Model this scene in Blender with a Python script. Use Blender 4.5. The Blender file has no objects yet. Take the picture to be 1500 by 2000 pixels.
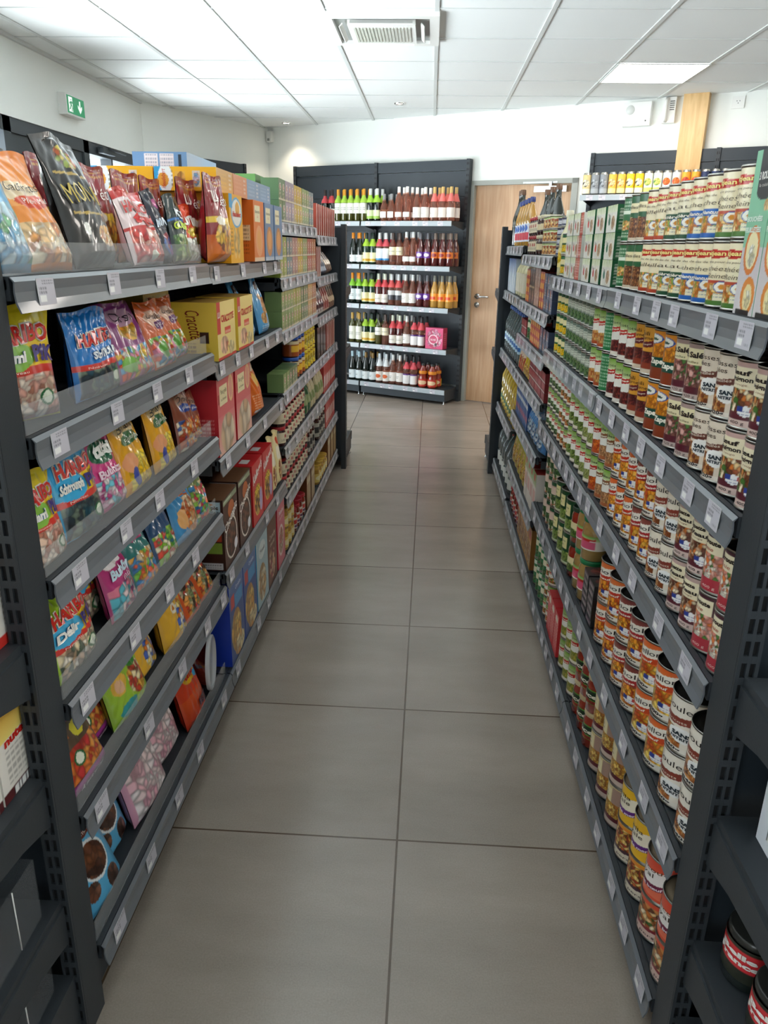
import bpy, math, random
import numpy as np
from mathutils import Matrix, Vector
random.seed(7)
PI = math.pi
SC = bpy.context.scene
COL = SC.collection
# ------------------------------------------------------------------ camera
def make_camera():
    f, yaw, pitch, roll, h = 1491.55, 0.0532, 0.3338, 0.0176, 1.4674
    fw = np.array([-math.sin(yaw)*math.cos(pitch), math.cos(yaw)*math.cos(pitch), -math.sin(pitch)])
    r = np.array([math.cos(yaw), math.sin(yaw), 0.0]); u = np.cross(r, fw)
    r2 = r*math.cos(roll)+u*math.sin(roll); u2 = -r*math.sin(roll)+u*math.cos(roll)
    c = bpy.data.cameras.new('camera'); o = bpy.data.objects.new('camera', c); COL.objects.link(o)
    c.sensor_fit = 'HORIZONTAL'; c.sensor_width = 36.0; c.lens = f/1500*36.0
    c.clip_start = 0.05; c.clip_end = 200
    o.matrix_world = Matrix(((r2[0], u2[0], -fw[0], 0), (r2[1], u2[1], -fw[1], 0), (r2[2], u2[2], -fw[2], h), (0, 0, 0, 1)))
    SC.camera = o
make_camera()
# ------------------------------------------------------------------ light, exposure
SC.view_settings.view_transform = 'Standard'
SC.view_settings.look = 'None'
SC.view_settings.exposure = 0.28
SC.view_settings.gamma = 1.0
SC.view_settings.use_curve_mapping = False
CEIL = 2.642
W_GROUND, W_SKY, W_FRONT = 17.0, 7.5, 0.05
PANEL_STRENGTH = 15.0
def make_world():
    w = bpy.data.worlds.new('sky'); SC.world = w; w.use_nodes = True
    nt = w.node_tree; nt.nodes.clear()
    out = nt.nodes.new('ShaderNodeOutputWorld'); bg = nt.nodes.new('ShaderNodeBackground')
    N = nt.nodes.new; L = nt.links.new
    tc = N('ShaderNodeTexCoord'); sp = N('ShaderNodeSeparateXYZ'); L(tc.outputs['Generated'], sp.inputs[0])
    def ramp(sock, lo, hi, a, b):
        m = N('ShaderNodeMapRange'); m.interpolation_type = 'SMOOTHSTEP'
        for k, v in (('From Min', lo), ('From Max', hi), ('To Min', a), ('To Max', b)): m.inputs[k].default_value = v
        L(sock, m.inputs['Value']); return m.outputs[0]
    def mul(a, b):
        m = N('ShaderNodeMath'); m.operation = 'MULTIPLY'; L(a, m.inputs[0]); L(b, m.inputs[1]); return m.outputs[0]
    down = ramp(sp.outputs['Z'], -.12, .08, W_GROUND, W_SKY)      # sunlit pale forecourt below the horizon
    hv = N('ShaderNodeVectorMath'); hv.operation = 'MULTIPLY'; L(tc.outputs['Generated'], hv.inputs[0]); hv.inputs[1].default_value = (1, 1, 0)
    hn = N('ShaderNodeVectorMath'); hn.operation = 'NORMALIZE'; L(hv.outputs[0], hn.inputs[0]); hs = N('ShaderNodeSeparateXYZ'); L(hn.outputs[0], hs.inputs[0])
    side = ramp(hs.outputs['X'], -.85, -.2, 1.0, W_FRONT)          # the left side of the building is in the sun
    L(mul(down, side), bg.inputs['Strength'])
    bg.inputs['Color'].default_value = (0.87, 0.96, 1.0, 1)
    nt.links.new(bg.outputs[0], out.inputs[0])
make_world()
def portal(name, loc, rot, sx, sy):
    l = bpy.data.lights.new(name, 'AREA'); l.shape = 'RECTANGLE'; l.size = sx; l.size_y = sy
    l.cycles.is_portal = True
    o = bpy.data.objects.new(name, l); COL.objects.link(o); o.location = loc; o.rotation_euler = rot
portal('window_daylight', (-2.72, 4.0, 1.1), (0, -PI/2, 0), 2.2, 6.5)
portal('storefront_daylight', (0.9, -3.08, 1.2), (PI/2, 0, 0), 6.6, 2.2)
def lamp(name, loc, size, power, color=(1, 1, 1), sy=None, rot=(0, 0, 0)):
    l = bpy.data.lights.new(name, 'AREA'); l.shape = 'RECTANGLE'; l.size = size; l.size_y = sy or size
    l.energy = power; l.color = color
    o = bpy.data.objects.new(name, l); COL.objects.link(o); o.location = loc; o.rotation_euler = rot
    return o
# ------------------------------------------------------------------ helpers
def s2l(c):
    c = np.asarray(c, float)
    return np.where(c <= 0.04045, c/12.92, ((c+0.055)/1.055)**2.4)
def hx(s):
    return s2l([int(s[i:i+2], 16)/255 for i in (0, 2, 4)])
def mat(name, col='808080', rough=.5, metal=0.0, coat=0.0, attr=False, bump=0.0, bscale=60, trans=0.0, alpha=1.0, emit=None, estr=0, ior=1.45, spec=.5):
    m = bpy.data.materials.new(name); m.use_nodes = True
    nt = m.node_tree; b = nt.nodes['Principled BSDF']
    c = hx(col)
    b.inputs['Base Color'].default_value = (*c, 1)
    b.inputs['Roughness'].default_value = rough; b.inputs['Metallic'].default_value = metal
    b.inputs['Coat Weight'].default_value = coat; b.inputs['Coat Roughness'].default_value = .08
    b.inputs['Transmission Weight'].default_value = trans; b.inputs['Alpha'].default_value = alpha
    b.inputs['IOR'].default_value = ior; b.inputs['Specular IOR Level'].default_value = spec
    if attr:
        a = nt.nodes.new('ShaderNodeAttribute'); a.attribute_name = 'Col'
        nt.links.new(a.outputs['Color'], b.inputs['Base Color'])
    if bump:
        n = nt.nodes.new('ShaderNodeTexNoise'); n.inputs['Scale'].default_value = bscale; n.inputs['Detail'].default_value = 4
        t = nt.nodes.new('ShaderNodeTexCoord'); bp = nt.nodes.new('ShaderNodeBump')
        bp.inputs['Strength'].default_value = bump; bp.inputs['Distance'].default_value = .004
        nt.links.new(t.outputs['Object'], n.inputs['Vector']); nt.links.new(n.outputs[0], bp.inputs['Height'])
        nt.links.new(bp.outputs[0], b.inputs['Normal'])
    if emit:
        b.inputs['Emission Color'].default_value = (*hx(emit), 1); b.inputs['Emission Strength'].default_value = estr
    return m
M = {}
M['paper'] = mat('printed_carton', rough=.38, attr=True, coat=.15)
M['canlabel'] = mat('printed_can_label', rough=.33, attr=True, coat=.25)
M['film'] = mat('printed_film', rough=.28, attr=True, coat=.7, bump=.45, bscale=22)
M['tin'] = mat('tinplate', 'A8A6A0', .28, 1.0)
M['lid_dark'] = mat('dark_lacquered_lid', '1E1B17', .35, .3)
M['lid_brown'] = mat('bronze_lid', '8C7C66', .4, .6)
M['lid_alu'] = mat('aluminium_lid', 'B9B7B0', .3, 1.0)
M['steel_dark'] = mat('anthracite_powder_coat', '32373C', .5, bump=.06, bscale=300)
M['steel_blue'] = mat('anthracite_back_panel', '2C343B', .45, bump=.05, bscale=300)
M['black'] = mat('black_gap', '0B0C0D', .7)
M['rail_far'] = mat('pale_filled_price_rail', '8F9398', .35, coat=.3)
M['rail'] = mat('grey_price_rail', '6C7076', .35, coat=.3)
M['railclear'] = mat('clear_rail_sleeve', 'C8CCD0', .12, alpha=.22, coat=.5)
M['clear'] = mat('clear_acrylic', 'DDE0E2', .14, alpha=.17, coat=.4)
M['bin'] = mat('bin_acrylic', 'B8BEC4', .04, alpha=.06)
M['chrome'] = mat('chrome', 'C9CBCC', .18, 1.0)
M['white'] = mat('white_plastic', 'E8E8E4', .4)
M['wallp'] = mat('white_wall_paint', 'EDEFEA', .75, bump=.05, bscale=90)
M['ceil'] = mat('mineral_ceiling_tile', 'EEF1F0', .85, bump=.12, bscale=220)
M['tbar'] = mat('white_ceiling_bar', 'D2D5D3', .5)
M['tag'] = mat('paper_price_tag', rough=.5, attr=True)
M['frame'] = mat('dark_window_frame', '3C4247', .5)
M['doorframe'] = mat('grey_door_frame', 'A3A59E', .5)
for n, c in dict(dark='0E1A14', green='17351F', olive='4A4A1C', pale='B9A45E').items():
    M['g_'+n] = mat('glass_'+n, c, .06, coat=1.0, spec=.8)
M['g_rose'] = mat('glass_rose', 'E6A690', .04, trans=.85, ior=1.34)
M['g_pink'] = mat('glass_pink', '56201F', .06, coat=1.0, spec=.8)
M['g_gold'] = mat('glass_gold', 'B98A3A', .06, coat=1.0, spec=.8)
M['g_jam'] = mat('glass_jam', '3A0C0E', .06, coat=1.0, spec=.8)
M['g_sauce'] = mat('glass_tomato_sauce', '8E2A17', .08, coat=1.0)
M['g_bean'] = mat('glass_beans', 'A8884E', .08, coat=1.0, bump=.6, bscale=90)
M['g_water'] = mat('clear_water_bottle', 'BFCFD0', .05, trans=.85, ior=1.33)
M['g_oil'] = mat('oil_bottle', 'C9A93C', .06, coat=1.0)
M['g_vin'] = mat('pale_vinegar', 'CFC79A', .08, coat=1.0)
_pm = {}
def plain(hexc, rough=.4, metal=0.0):
    k = (hexc, rough, metal)
    if k not in _pm: _pm[k] = mat('paint_'+hexc.lower(), hexc, rough, metal, coat=.2)
    return _pm[k]

class MB:
    """collects quads / polygons (with optional colour) and links them as one mesh"""
    def __init__(s): s.v = []; s.f = []; s.m = []; s.c = []; s.mats = []; s.sm = []
    def mi(s, m):
        if m not in s.mats: s.mats.append(m)
        return s.mats.index(m)
    def add(s, V, F, m, C=None, smooth=False):
        o = len(s.v); i = s.mi(m)
        s.v += [tuple(p) for p in V]; s.f += [tuple(a+o for a in f) for f in F]; s.m += [i]*len(F); s.sm += [smooth]*len(F)
        s.c += [tuple(c) for c in C] if C is not None else [(.5, .5, .5)]*len(V)
        return s
    def box(s, x0, x1, y0, y1, z0, z1, m):
        V = [(x, y, z) for z in (z0, z1) for y in (y0, y1) for x in (x0, x1)]
        return s.add(V, [(0, 2, 3, 1), (4, 5, 7, 6), (0, 1, 5, 4), (2, 6, 7, 3), (0, 4, 6, 2), (1, 3, 7, 5)], m)
    def prism(s, pts, a0, a1, m, axis='y', smooth=False):
        """extrude a closed 2-D outline along an axis; outline in the two other axes"""
        n = len(pts); V = []
        for a in (a0, a1):
            for p, q in pts: V.append((p, a, q) if axis == 'y' else ((a, p, q) if axis == 'x' else (p, q, a)))
        F = [(i, (i+1) % n, (i+1) % n+n, i+n) for i in range(n)]+[tuple(range(n))[::-1], tuple(range(n, 2*n))]
        return s.add(V, F, m, smooth=smooth)
    def lathe(s, prof, m, n=28, cx=0, cy=0, smooth=True, cap=True, sx=1.0, sy=1.0):
        V = []; F = []
        for r, z in prof:
            for k in range(n):
                a = 2*PI*k/n; V.append((cx+r*sx*math.cos(a), cy+r*sy*math.sin(a), z))
        for j in range(len(prof)-1):
            for k in range(n):
                k2 = (k+1) % n; F.append((j*n+k, j*n+k2, (j+1)*n+k2, (j+1)*n+k))
        s.add(V, F, m, smooth=smooth)
        if cap:
            if prof[0][0] > 1e-4: s.add([V[k] for k in range(n)], [tuple(range(n))[::-1]], m)
            if prof[-1][0] > 1e-4: s.add([V[(len(prof)-1)*n+k] for k in range(n)], [tuple(range(n))], m)
        return s
    def tube(s, P, r, m, n=8):
        P = [Vector(p) for p in P]; V = []; F = []
        for i, p in enumerate(P):
            d = (P[min(i+1, len(P)-1)]-P[max(i-1, 0)]).normalized()
            a = d.orthogonal().normalized(); b = d.cross(a)
            if i and V: # keep the ring from twisting
                a = (prev - d*prev.dot(d)).normalized(); b = d.cross(a)
            prev = a
            for k in range(n):
                t = 2*PI*k/n; V.append(tuple(p+a*r*math.cos(t)+b*r*math.sin(t)))
        for i in range(len(P)-1):
            for k in range(n): F.append((i*n+k, i*n+(k+1) % n, (i+1)*n+(k+1) % n, (i+1)*n+k))
        F += [tuple(range(n))[::-1], tuple(range((len(P)-1)*n, len(P)*n))]
        return s.add(V, F, m, smooth=True)
    def mesh(s, name):
        me = bpy.data.meshes.new(name)
        me.from_pydata(s.v, [], s.f)
        for m in s.mats: me.materials.append(m)
        me.polygons.foreach_set('material_index', np.array(s.m, dtype=np.int32))
        me.polygons.foreach_set('use_smooth', np.array(s.sm, dtype=bool))
        if any(m.name.startswith(('printed', 'paper')) for m in s.mats):
            a = me.color_attributes.new('Col', 'FLOAT_COLOR', 'POINT')
            c = np.ones((len(s.v), 4), dtype=np.float32); c[:, :3] = np.array(s.c)
            a.data.foreach_set('color', c.ravel())
        me.update(); return me
    def obj(s, name, parent=None, loc=(0, 0, 0), rot=(0, 0, 0), **k):
        o = bpy.data.objects.new(name, s.mesh(name)); COL.objects.link(o)
        o.location = loc; o.rotation_euler = rot
        if parent: o.parent = parent
        for a, b in k.items(): o[a] = b
        return o
def empty(name, loc=(0, 0, 0), rot=(0, 0, 0), **k):
    o = bpy.data.objects.new(name, None); COL.objects.link(o); o.location = loc; o.rotation_euler = rot
    o.empty_display_size = .05
    for a, b in k.items(): o[a] = b
    return o
def copy_tree(o, parent=None):
    c = o.copy(); COL.objects.link(c)
    if parent: c.parent = parent
    for ch in CH.get(o.name, []): copy_tree(ch, c)
    return c
CH = {}
def part(o, parent):
    o.parent = parent; CH.setdefault(parent.name, []).append(o); return o
# ------------------------------------------------------------------ lettering
_tc = {}
def glyphs(txt, off=0.0):
    k = (txt, off)
    if k in _tc: return _tc[k]
    cu = bpy.data.curves.new('lettering', 'FONT'); cu.body = txt; cu.size = 1.0; cu.resolution_u = 2
    cu.offset = off; cu.fill_mode = 'FRONT'; cu.align_x = 'CENTER'; cu.align_y = 'CENTER'
    o = bpy.data.objects.new('lettering', cu); COL.objects.link(o)
    me = bpy.data.meshes.new_from_object(o.evaluated_get(bpy.context.evaluated_depsgraph_get()))
    V = np.array([v.co[:2] for v in me.vertices]).reshape(-1, 2); F = [tuple(p.vertices) for p in me.polygons]
    bpy.data.meshes.remove(me); bpy.data.objects.remove(o); bpy.data.curves.remove(cu)
    _tc[k] = (V, F); return _tc[k]
# ------------------------------------------------------------------ printed artwork on a grid
PAL = dict(bean=['7a3a1a', 'b8692c', 'd9924a', '8f4a20', 'e0a868'], lentil=['6e3b22', '8a5230', 'a86a40', '54301c', 'c08850'], rav=['e0861c', 'f0a030', 'c8501a', 'f6bb4a', 'a83a14', 'e8922a'],
  stew=['a0522d', 'd08a4a', '6b3a22', 'e8c890', '3f6b2a', 'c8702a', 'f0e0c0'], pasta=['e0b04a', 'f0cc70', 'c8902c', 'a86a2c'], quen=['e6a048', 'f0c878', 'd07828', 'f6e0a8', '8aa040'],
  peas=['6a8a3a', '84a04a', '4f6a2a', 'a0b060'], redb=['5a1c1e', '782a2a', '4a1518', '8e3c34'], mix=['c8501e', '5f8a2a', 'e0b04a', 'f0e6c0', '8a4a1a'], choux=['f4ead8', 'e8b0a0', 'f6f0e2', 'd88a78', '4f7d3a', 'e07a3a'],
  corn=['f0c81e', 'e8b818', 'f6dc50'], candy=['7ab84a', 'e85a3a', 'f0c030', '4aa0d0', 'f0f0e6', 'e890b0'], gum=['d04a3a', 'e8a07a', 'c8342c', 'f0d0b8'], green=['3f6a38', '56804a', '2c4a2a', '7a9860'],
  choc=['4a2618', '6a3a24', '351a10', '7e4c30'], smurf=['2a3a44', '1f4a5a', '405a5e', '6a7a6a', '26303a'], marsh=['f2dcdc', 'f6c6d0', 'f8eeee', 'eab0c0'], banana=['f4d228', 'f8e050', 'e8bc18'], bisc=['d89a4a', 'e6b468', 'c07e34'],
  tom=['b8301c', 'd0482a', '8e2014'], jam=['2e0a0c', '4a1012', '601818'], coffee=['3a2018', '5a3424', '7e4c34'], tag=['d83c34', 'e86a58', 'f2b8a8', 'c82c28'], salt=['e8e0c8', 'c8b898', 'f4f0e4'])
class Lab:
    def __init__(s, W, H, nx, ny, bg, FW=None, seed=1, fs=1.0):
        s.fs = fs
        s.W, s.H, s.nx, s.ny = W, H, nx, ny; s.FW = FW or W
        s.a = np.empty((ny+1, nx+1, 3)); s.a[:] = hx(bg); s.t = []
        X, Y = np.meshgrid(np.linspace(0, 1, nx+1), np.linspace(0, 1, ny+1))
        s.X = (X*W-(W-s.FW)/2)/s.FW; s.Y = Y; s.r = np.random.default_rng(seed)
    def blobs(s, mask, pal, size):
        pal = np.array([hx(c) for c in (PAL[pal] if isinstance(pal, str) else pal)]); size *= s.fs
        gx = s.X*s.FW; gy = s.Y*s.H
        xs = gx[mask]; ys = gy[mask]
        if not len(xs): return
        n = max(4, int((np.ptp(xs)+size)*(np.ptp(ys)+size)/size**2*1.1)); n = min(n, 700)
        px = s.r.uniform(xs.min(), xs.max(), n); py = s.r.uniform(ys.min(), ys.max(), n); pc = s.r.integers(0, len(pal), n)
        as_ = s.r.uniform(0, PI, n); el = s.r.uniform(.6, 1.0, n)
        best = np.full(len(xs), 1e9); sec = np.full(len(xs), 1e9); idx = np.zeros(len(xs), int)
        for i in range(n):
            dx = xs-px[i]; dy = ys-py[i]; c, q = math.cos(as_[i]), math.sin(as_[i])
            d = np.hypot(dx*c+dy*q, (dy*c-dx*q)/el[i])
            nb = d < best; sec = np.where(nb, best, np.minimum(sec, d)); idx = np.where(nb, i, idx); best = np.where(nb, d, best)
        e = np.clip((sec-best)/(size*.5), 0, 1)
        s.a[mask] = pal[pc[idx]]*(0.45+0.65*e)[:, None]
    def run(s, ops):
        X, Y = s.X, s.Y
        for o in ops:
            k = o[0]
            if k == 'r': s.a[(X >= o[1]) & (X <= o[3]) & (Y >= o[2]) & (Y <= o[4])] = hx(o[5])
            elif k == 'b': s.a[(Y >= o[1]) & (Y <= o[2])] = hx(o[3])
            elif k == 'e': s.a[((X-o[1])/o[3])**2+((Y-o[2])/o[4])**2 <= 1] = hx(o[5])
            elif k == 'g':
                m = (Y >= o[1]) & (Y <= o[2]); t = ((Y-o[1])/(o[2]-o[1]))[m][:, None]; s.a[m] = hx(o[3])*(1-t)+hx(o[4])*t
            elif k == 'f': s.blobs((X >= o[1]) & (X <= o[3]) & (Y >= o[2]) & (Y <= o[4]), o[5], o[6])
            elif k == 'fe': s.blobs(((X-o[1])/o[3])**2+((Y-o[2])/o[4])**2 <= 1, o[5], o[6])
            elif k == 'fb': s.blobs((Y >= o[1]+o[5]*((X-.5)*2)**2) & (Y <= o[2]+o[5]*((X-.5)*2)**2) & (X > -.1) & (X < 1.1), o[3], o[4])
            elif k == 'arc':   # smile shaped ribbon: y, thickness, x0, x1, sag, colour
                yy = o[1]+o[5]*((X-.5)*2)**2; s.a[(Y >= yy) & (Y <= yy+o[2]) & (X >= o[3]) & (X <= o[4])] = hx(o[6])
            elif k == 'hill':  # everything below a curved edge
                s.a[Y <= o[1]+o[2]*((X-.5)*2)**2] = hx(o[3])
            elif k == 'hillx':
                s.a[(Y <= o[1]+o[2]*((X-.5)*2)**2) & (X > -.05) & (X < 1.05)] = hx(o[3])
            elif k == 'tx':    # small print
                m = (X >= o[1]) & (X <= o[3]) & (Y >= o[2]) & (Y <= o[4])
                ln = (np.floor(Y*s.H/o[6]) % 2 == 0); g = np.sin(X*s.FW*900+np.floor(Y*s.H/o[6])*3.1) > -.6
                s.a[m & ln & g] = s.a[m & ln & g]*.4+hx(o[5])*.6
            elif k == 'bars':
                m = (X >= o[1]) & (X <= o[3]) & (Y >= o[2]) & (Y <= o[4]); s.a[m] = hx('f2f2f0')
                s.a[m & (np.sin(X*s.FW*1700)+np.sin(X*s.FW*3100) > .2)] = hx('1c1c1c')
            elif k == 'st':    # streaks of colour, vertical
                m = (X >= o[1]) & (X <= o[3]) & (Y >= o[2]) & (Y <= o[4]) & (np.sin(X*o[6]+Y*2) > .2); s.a[m] = hx(o[5])
            elif k == 't': s.t.append(o)
    def emit(s, mb, fn, m, eps=.0006):
        """fn(x metres from the left, y metres up, lift) -> point"""
        V = [fn(x, y, 0) for y in np.linspace(0, s.H, s.ny+1) for x in np.linspace(0, s.W, s.nx+1)]
        n = s.nx+1
        F = [(j*n+i, j*n+i+1, (j+1)*n+i+1, (j+1)*n+i) for j in range(s.ny) for i in range(s.nx)]
        mb.add(V, F, m, s.a.reshape(-1, 3), smooth=True)
        for o in s.t:
            txt, cx, cy, h, col = o[1:6]; k = o[6] if len(o) > 6 else {}
            layers = [(k.get('b', .0), hx(col), eps*2)]
            if 'o' in k: layers.insert(0, (k.get('ow', .05), hx(k['o']), eps))
            for off, c, up in layers:
                G, F = glyphs(txt, off)
                if not len(G): continue
                G0 = glyphs(txt, layers[-1][0])[0]
                sc = h*s.H/.73; w = (G0[:, 0].max()-G0[:, 0].min())*sc; sx = sc*(k['w']*s.FW/w if 'w' in k else 1)
                yc = (G0[:, 1].max()+G0[:, 1].min())/2
                gx = G[:, 0]*sx+(G[:, 1]-yc)*sc*k.get('sh', 0); gy = (G[:, 1]-yc)*sc
                rt = math.radians(k.get('rot', 0)); x = gx*math.cos(rt)-gy*math.sin(rt); y = gx*math.sin(rt)+gy*math.cos(rt)
                x = x+cx*s.FW+(s.W-s.FW)/2; y = y+cy*s.H+k.get('arc', 0)*s.H*((x-s.W/2)/s.FW*2)**2
                mb.add([fn(min(max(a, 0), s.W), min(max(b, 0), s.H), up) for a, b in zip(x, y)], F, m, [c]*len(G))
# ------------------------------------------------------------------ product builders; every template is a list of (name, mesh), first = body
def T_can(r, h, bg, ops, lid='lid_dark', seed=1, nx=124, seam=False, ring=True, q=1.0):
    b = MB(); t = M['tin']; e = .0022
    pr = [(r-.003, 0), (r, .001), (r, .0035), (r-e, .005)]
    if seam: pr += [(r-e, h*.5-.0045), (r+.0012, h*.5-.003), (r+.0012, h*.5+.003), (r-e, h*.5+.0045)]
    pr += [(r-e, h-.005), (r, h-.0035), (r, h-.0008), (r-.0012, h), (r-.0028, h-.0008), (r-.0035, h-.004)]
    b.lathe(pr, t, 32, cap=False); b.add([(pr[0][0]*math.cos(2*PI*k/32), pr[0][0]*math.sin(2*PI*k/32), 0) for k in range(32)], [tuple(range(32))[::-1]], t)
    L = MB(); L.lathe([(r-.0034, h-.004), (r*.80, h-.0045), (r*.77, h-.0035), (.0005, h-.0035)], M[lid], 32, cap=False)
    P = [('can_body', b.mesh('can_body')), ('can_lid', L.mesh('can_lid'))]
    if ring:
        g = MB(); g.tube([(math.cos(a)*r*.24-r*.28, math.sin(a)*r*.17, h-.0022) for a in np.linspace(0, 2*PI, 13)], .0009, M['tin'], 5); P.append(('pull_ring', g.mesh('pull_ring')))
    W = 2*PI*r; lb = Lab(W, h-.010, int(nx*q), int(60*h/.11*q), bg, FW=W*.46, seed=seed, fs=.62); lb.run(ops)
    def fn(x, y, up):
        a = -PI/2+(x/W-.5)*2*PI; R = r-.0012+up; return (R*math.cos(a), R*math.sin(a), y+.005)
    l = MB(); lb.emit(l, fn, M['canlabel'])
    return dict(parts=P+[('paper_label', l.mesh('paper_label'))], w=2*r, d=2*r, h=h)
def T_slim(r, h, bg, ops, seed=1):
    """drinks can: necked top"""
    b = MB(); t = M['lid_alu']
    b.lathe([(r-.008, 0), (r-.003, .002), (r, .009)], t, 24); b.lathe([(r, h-.016), (r-.006, h-.004), (r-.0045, h-.001), (r-.006, h), (r-.008, h-.004), (.001, h-.004)], t, 24, cap=False)
    W = 2*PI*r; lb = Lab(W, h-.025, 48, 40, bg, FW=W*.45, seed=seed); lb.run(ops); l = MB()
    lb.emit(l, lambda x, y, up: ((r+up)*math.cos(-PI/2+(x/W-.5)*2*PI), (r+up)*math.sin(-PI/2+(x/W-.5)*2*PI), y+.009), M['canlabel'])
    return dict(parts=[('can_body', b.mesh('can_body')), ('printed_sleeve', l.mesh('printed_sleeve'))], w=2*r, d=2*r, h=h)
def T_box(w, d, h, bg, ops, side=None, sops=(), top=None, tops=(), seed=1, q=.0028, mname='paper', name='carton'):
    b = MB(); m = M[mname]; k = .0015
    def face(W, H, c, o, fn, sd):
        lb = Lab(W, H, max(4, int(W/q)), max(4, int(H/q)), c, seed=sd); lb.run(o); lb.emit(b, fn, m, .0004)
    face(w, h, bg, ops, lambda x, y, u: (x-w/2, -d/2-u, y), seed)
    sc = side or bg
    face(d, h, sc, sops, lambda x, y, u: (w/2+u, -d/2+x, y), seed+1)
    face(d, h, sc, sops, lambda x, y, u: (-w/2-u, d/2-x, y), seed+1)
    face(w, d, top or sc, tops, lambda x, y, u: (x-w/2, -d/2+y, h+u), seed+2)
    c = hx(sc); b.add([(-w/2, d/2, 0), (w/2, d/2, 0), (w/2, d/2, h), (-w/2, d/2, h)], [(1, 0, 3, 2)], m, [c]*4)
    b.add([(-w/2, -d/2, 0), (w/2, -d/2, 0), (w/2, d/2, 0), (-w/2, d/2, 0)], [(0, 3, 2, 1)], m, [c]*4)
    return dict(parts=[(name, b.mesh(name))], w=w, d=d, h=h)
def T_bag(w, h, d, bg, ops, back=None, seed=1, point=0.0, q=.0026, wr=1.0, top=.0):
    rg = np.random.default_rng(seed); ph = rg.uniform(0, 6.28, 12); fr = rg.uniform(9, 38, 12); dr = rg.uniform(-.6, .6, 12)
    def shape(x, y, side, u=0):
        X = (x/w-.5)*2; v = y/h
        prof = min(1, (v/.10)**.55 if v > 0 else 0)*(1-max(0, (v-.30)/.66)**1.5 if v < .96 else 0); prof = max(prof, .0)
        edge = max(0, 1-abs(X)**2.6)**.6
        th = d/2*prof*edge+.0012
        ww = 1-.07*math.sin(min(v, 1)*PI)-.10*(1-abs(2*v-1))*0 - point*max(0, v-.45)**1.2
        k = 0
        for i in range(6): k += math.sin(ph[i]+fr[i]*(X*.5*w/.18*1.3+dr[i]*v*2)+ (3*v if i % 2 else -4*v))
        wrk = k*.0010*wr*edge*(.4+.9*v)*(1 if v < .95 else .3)
        sag = .006*math.sin(ph[7]+X*3)*max(0, v-.8)*5*wr
        if v > .95: wrk += .0012*math.sin(y*1500)*0
        yy = y*(1-.02*abs(X)**3)+.004*math.sin(X*4+ph[8])*v
        return (X*w/2*ww, -side*(th+u)-wrk+sag, yy)
    b = MB()
    lb = Lab(w, h, int(w/q), int(h/q), bg, seed=seed, fs=.72); lb.run(ops); lb.emit(b, lambda x, y, u: shape(x, y, 1, u), M['film'], .0020)
    lb = Lab(w, h, 20, 28, back or bg, seed=seed); lb.emit(b, lambda x, y, u: shape(w-x, y, -1, u), M['film'])
    return dict(parts=[('pouch', b.mesh('pouch'))], w=w, d=d, h=h)
def lab_ring(r, z0, z1, bg, ops, seed=1, arc=.62, nx=44, name='paper_label', sx=1, sy=1):
    W = 2*PI*r*arc; lb = Lab(W, z1-z0, nx, max(6, int((z1-z0)/.0026)), bg, FW=W*(.72 if arc > .5 else 1), seed=seed); lb.run(ops); l = MB()
    lb.emit(l, lambda x, y, u: ((r*sx+.0006+u)*math.cos(-PI/2+(x/W-.5)*2*PI*arc), (r*sy+.0006+u)*math.sin(-PI/2+(x/W-.5)*2*PI*arc), z0+y), M['canlabel'])
    return (name, l.mesh(name))
def T_bottle(prof, glass, cap, capr, capz0, capz1, labs, n=24, collar=None, flat=1.0):
    b = MB(); b.lathe(prof, M[glass], n, sy=flat); P = [('bottle_glass', b.mesh('bottle_glass'))]
    c = MB(); c.lathe([(capr, capz0), (capr+.0006, capz0+.004), (capr, capz1-.002), (capr-.002, capz1)], cap, 16); P.append(('cap', c.mesh('cap')))
    for l in labs: P.append(l)
    if collar:
        pz = [q[1] for q in prof]; pr = [q[0] for q in prof]
        c = MB(); c.lathe([(float(np.interp(zz, pz, pr))+.0012, zz) for zz in np.linspace(.168, .236, 9)], plain(collar, .5), 16, cap=False); P.append(('neck_collar', c.mesh('neck_collar')))
    return dict(parts=P, w=2*max(p[0] for p in prof), d=2*max(p[0] for p in prof)*flat, h=capz1)
def T_jar(r, h, glass, lidcol, labs, lidh=.014, lidm=None, neck=.92):
    b = MB(); z = h-lidh
    b.lathe([(r*.9, 0), (r, .004), (r, z*.80), (r*.97, z*.88), (r*neck*.97, z*.97), (r*neck*.97, z+.002)], M[glass], 28)
    l = MB(); R = r*neck+.001; l.lathe([(R, z-.001), (R+.0012, z+.001), (R+.0012, h-.002), (R-.001, h), (R-.004, h-.0005)], lidm or plain(lidcol, .35), 28)
    return dict(parts=[('jar_glass', b.mesh('jar_glass')), ('lid', l.mesh('lid'))]+labs, w=2*r, d=2*r, h=h)
def rp(r, seed, z0, z1, bg, ops, **k): return lab_ring(r, z0, z1, bg, ops, seed, **k)
# ------------------------------------------------------------------ product catalogue
T = {}
def reg(key, tpl, name, desc, cat): tpl['name'] = name; tpl['desc'] = desc; tpl['cat'] = cat; T[key] = tpl
R4, H4, R8, H8 = .0365, .110, .0495, .120
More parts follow.
